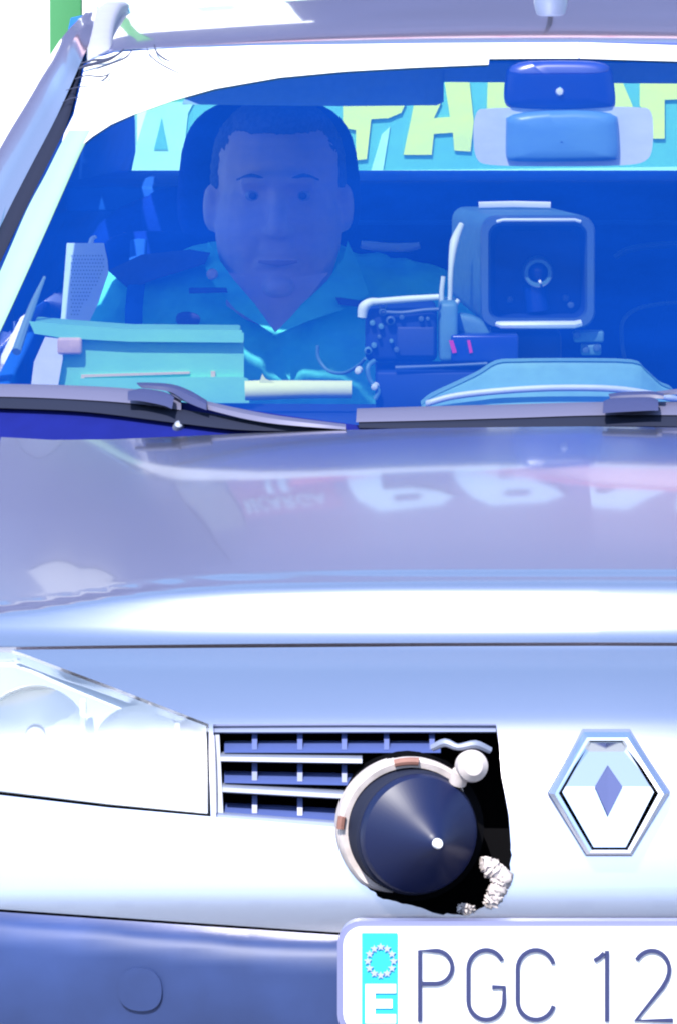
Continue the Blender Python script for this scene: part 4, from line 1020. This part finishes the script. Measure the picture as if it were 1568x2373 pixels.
superblock('side_bolster', (W(360, 600, 2.34).x, 2.36, W(0, 600, 2.34).z), (.075, .03, .038), M['seat'], bpy.data.objects['front_seat'], 3)

# ------------------------------------------------------------------ radar cone set into the grille
t = thing('radar_cone', 'black cone with white screw tip in a worn white ring, set into the grille', 'radar horn')
ax = Vector((.30, -1, -.02)).normalized()
b0 = Vector((XX(972, 1935, .035), .035, Z(1935, .035)))
L_ = .066; rb = .0675
lathe('cone', [(rb*1.0, -.012), (rb, -.002), (rb*.965, .004), (rb*.5, L_*.47), (.012, L_*.90), (.006, L_*.97), (0, L_)], M['cone'], t, b0, ax, 64, 25)
lathe('tip_screw', [(0, .006), (.004, .005), (.0058, .001), (.0058, -.006)], M['screw'], t, b0+ax*(L_+.001), ax, 20)
lathe('cone_collar', [(rb*1.0, -.05), (rb*1.045, -.05), (rb*1.045, -.012), (rb*.99, -.009)], M['black'], t, b0, ax, 64)
rc = Vector((XX(952, 1925, .06), .06, Z(1925, .06)))
ra = Vector((.16, -1, 0)).normalized(); rq = ra.to_track_quat('Z', 'Y')
rows = []
for k in range(61):
    g = R(38+k*215/60); e_ = min(1, k/5, (60-k)/7); jj = 1+.012*math.sin(k*1.7)+.010*math.sin(k*.63)
    rows.append([rc+rq @ Vector((-math.cos(g)*r_, math.sin(g)*r_, tt)) if False else rc+Vector((math.cos(g)*r_, 0, math.sin(g)*r_))+ra*tt for r_, tt in [(rb*1.04, -.03), (rb*(1.06), .004), (rb*(1.07+.09*e_), .006), (rb*(1.09+.125*e_*jj), .002), (rb*(1.09+.13*e_*jj), -.008), (rb*(1.08+.12*e_), -.03)]])
loft('ring', rows, M['dirtywhite'], t, smooth=40)
for k, (a0, a1) in enumerate(((84, 104), (168, 178))):
    pts = [rc+Vector((rb*1.17*math.cos(R(a)), -.007, rb*1.17*math.sin(R(a)))) for a in [a0+(a1-a0)*k_/6 for k_ in range(7)]]
    tube('rust_patch', pts, .0045, M['rust'], t, 8)
lathe('receiver_box', [(0, -.13), (.07, -.13), (.080, -.11), (.0825, -.012), (.07, -.008)], M['void'], t, rc, Vector((.05, -1, 0)), 40)
p = Vector((XX(1092, 1776, .045), .045, Z(1776, .045)))
bt = bpy.data.objects.new('mounting_knob', None); COL.objects.link(bt); bt.parent = t
lathe('knob', [(0, .020), (.010, .019), (.017, .012), (.0185, 0), (.017, -.02), (.010, -.045)], M['dirtywhite'], bt, p, (.1, -1, .1), 28)
tube('knob_arm', [p+Vector((-.012, .0, -.006)), p+Vector((-.016, .005, -.02))], .010, M['dirtywhite'], bt, 10)
tube('bracket_wire', [W(1000, 1734, .08), W(1030, 1722, .075), W(1060, 1732, .07), W(1100, 1726, .07), W(1135, 1740, .075)], [.004, .005, .004, .005, .004], M['slat'], t, 8, None, 4)
for nm_, pth in (('torn_edge', [(1112, 2000, .006), (1126, 2004, .010), (1140, 2014, .012), (1150, 2026, .011), (1162, 2034, .013), (1158, 2050, .010), (1152, 2064, .012), (1144, 2078, .010), (1136, 2092, .009), (1124, 2102, .005)]), ('torn_edge', [(1060, 2104, .003), (1072, 2106, .006), (1084, 2110, .006), (1098, 2108, .003)])):
    bm = bmesh.new(); pp = [W(a, b, .050) for a, b, r in pth]
    tube_bm(bm, cat(pp, 5), [r*.9 for a, b, r in pth], 14, .6)
    for v in bm.verts: v.co += Vector([rnd.uniform(-1, 1)*.0022 for _ in range(3)])
    bm_obj(nm_, bm, M['dirtywhite'], t, 60)

# dark strands painting a reflection into the upper corner of the windscreen
t = thing('painted_corner_reflection', 'dark curled strands painting a reflection at the upper left corner of the windscreen', 'painted reflection')
tw = lambda pts: [WS.at(a, b, .010) for a, b in pts]
for k, (pts, r) in enumerate(((([(186, 172), (205, 165), (232, 158), (262, 148), (288, 132)]), .0022), ([(192, 160), (222, 152), (250, 150), (276, 140), (292, 126)], .0016), ([(230, 172), (262, 160), (296, 146), (312, 128)], .0012),
        ([(345, 122), (352, 140), (372, 158), (405, 176), (440, 192)], .0009), ([(362, 116), (368, 134), (384, 148), (402, 156)], .0012), ([(178, 196), (205, 188), (240, 190), (262, 182)], .0010), ([(240, 200), (252, 192), (258, 182)], .0012),
        ([(150, 250), (172, 240), (200, 238)], .0007), ([(158, 222), (190, 214), (230, 212)], .0007))):
    tube('twig', tw(pts), [r*.6, r, r*1.1, r*.5], M['twig'], t, 6, None, 4)  # strand of the painted corner reflection
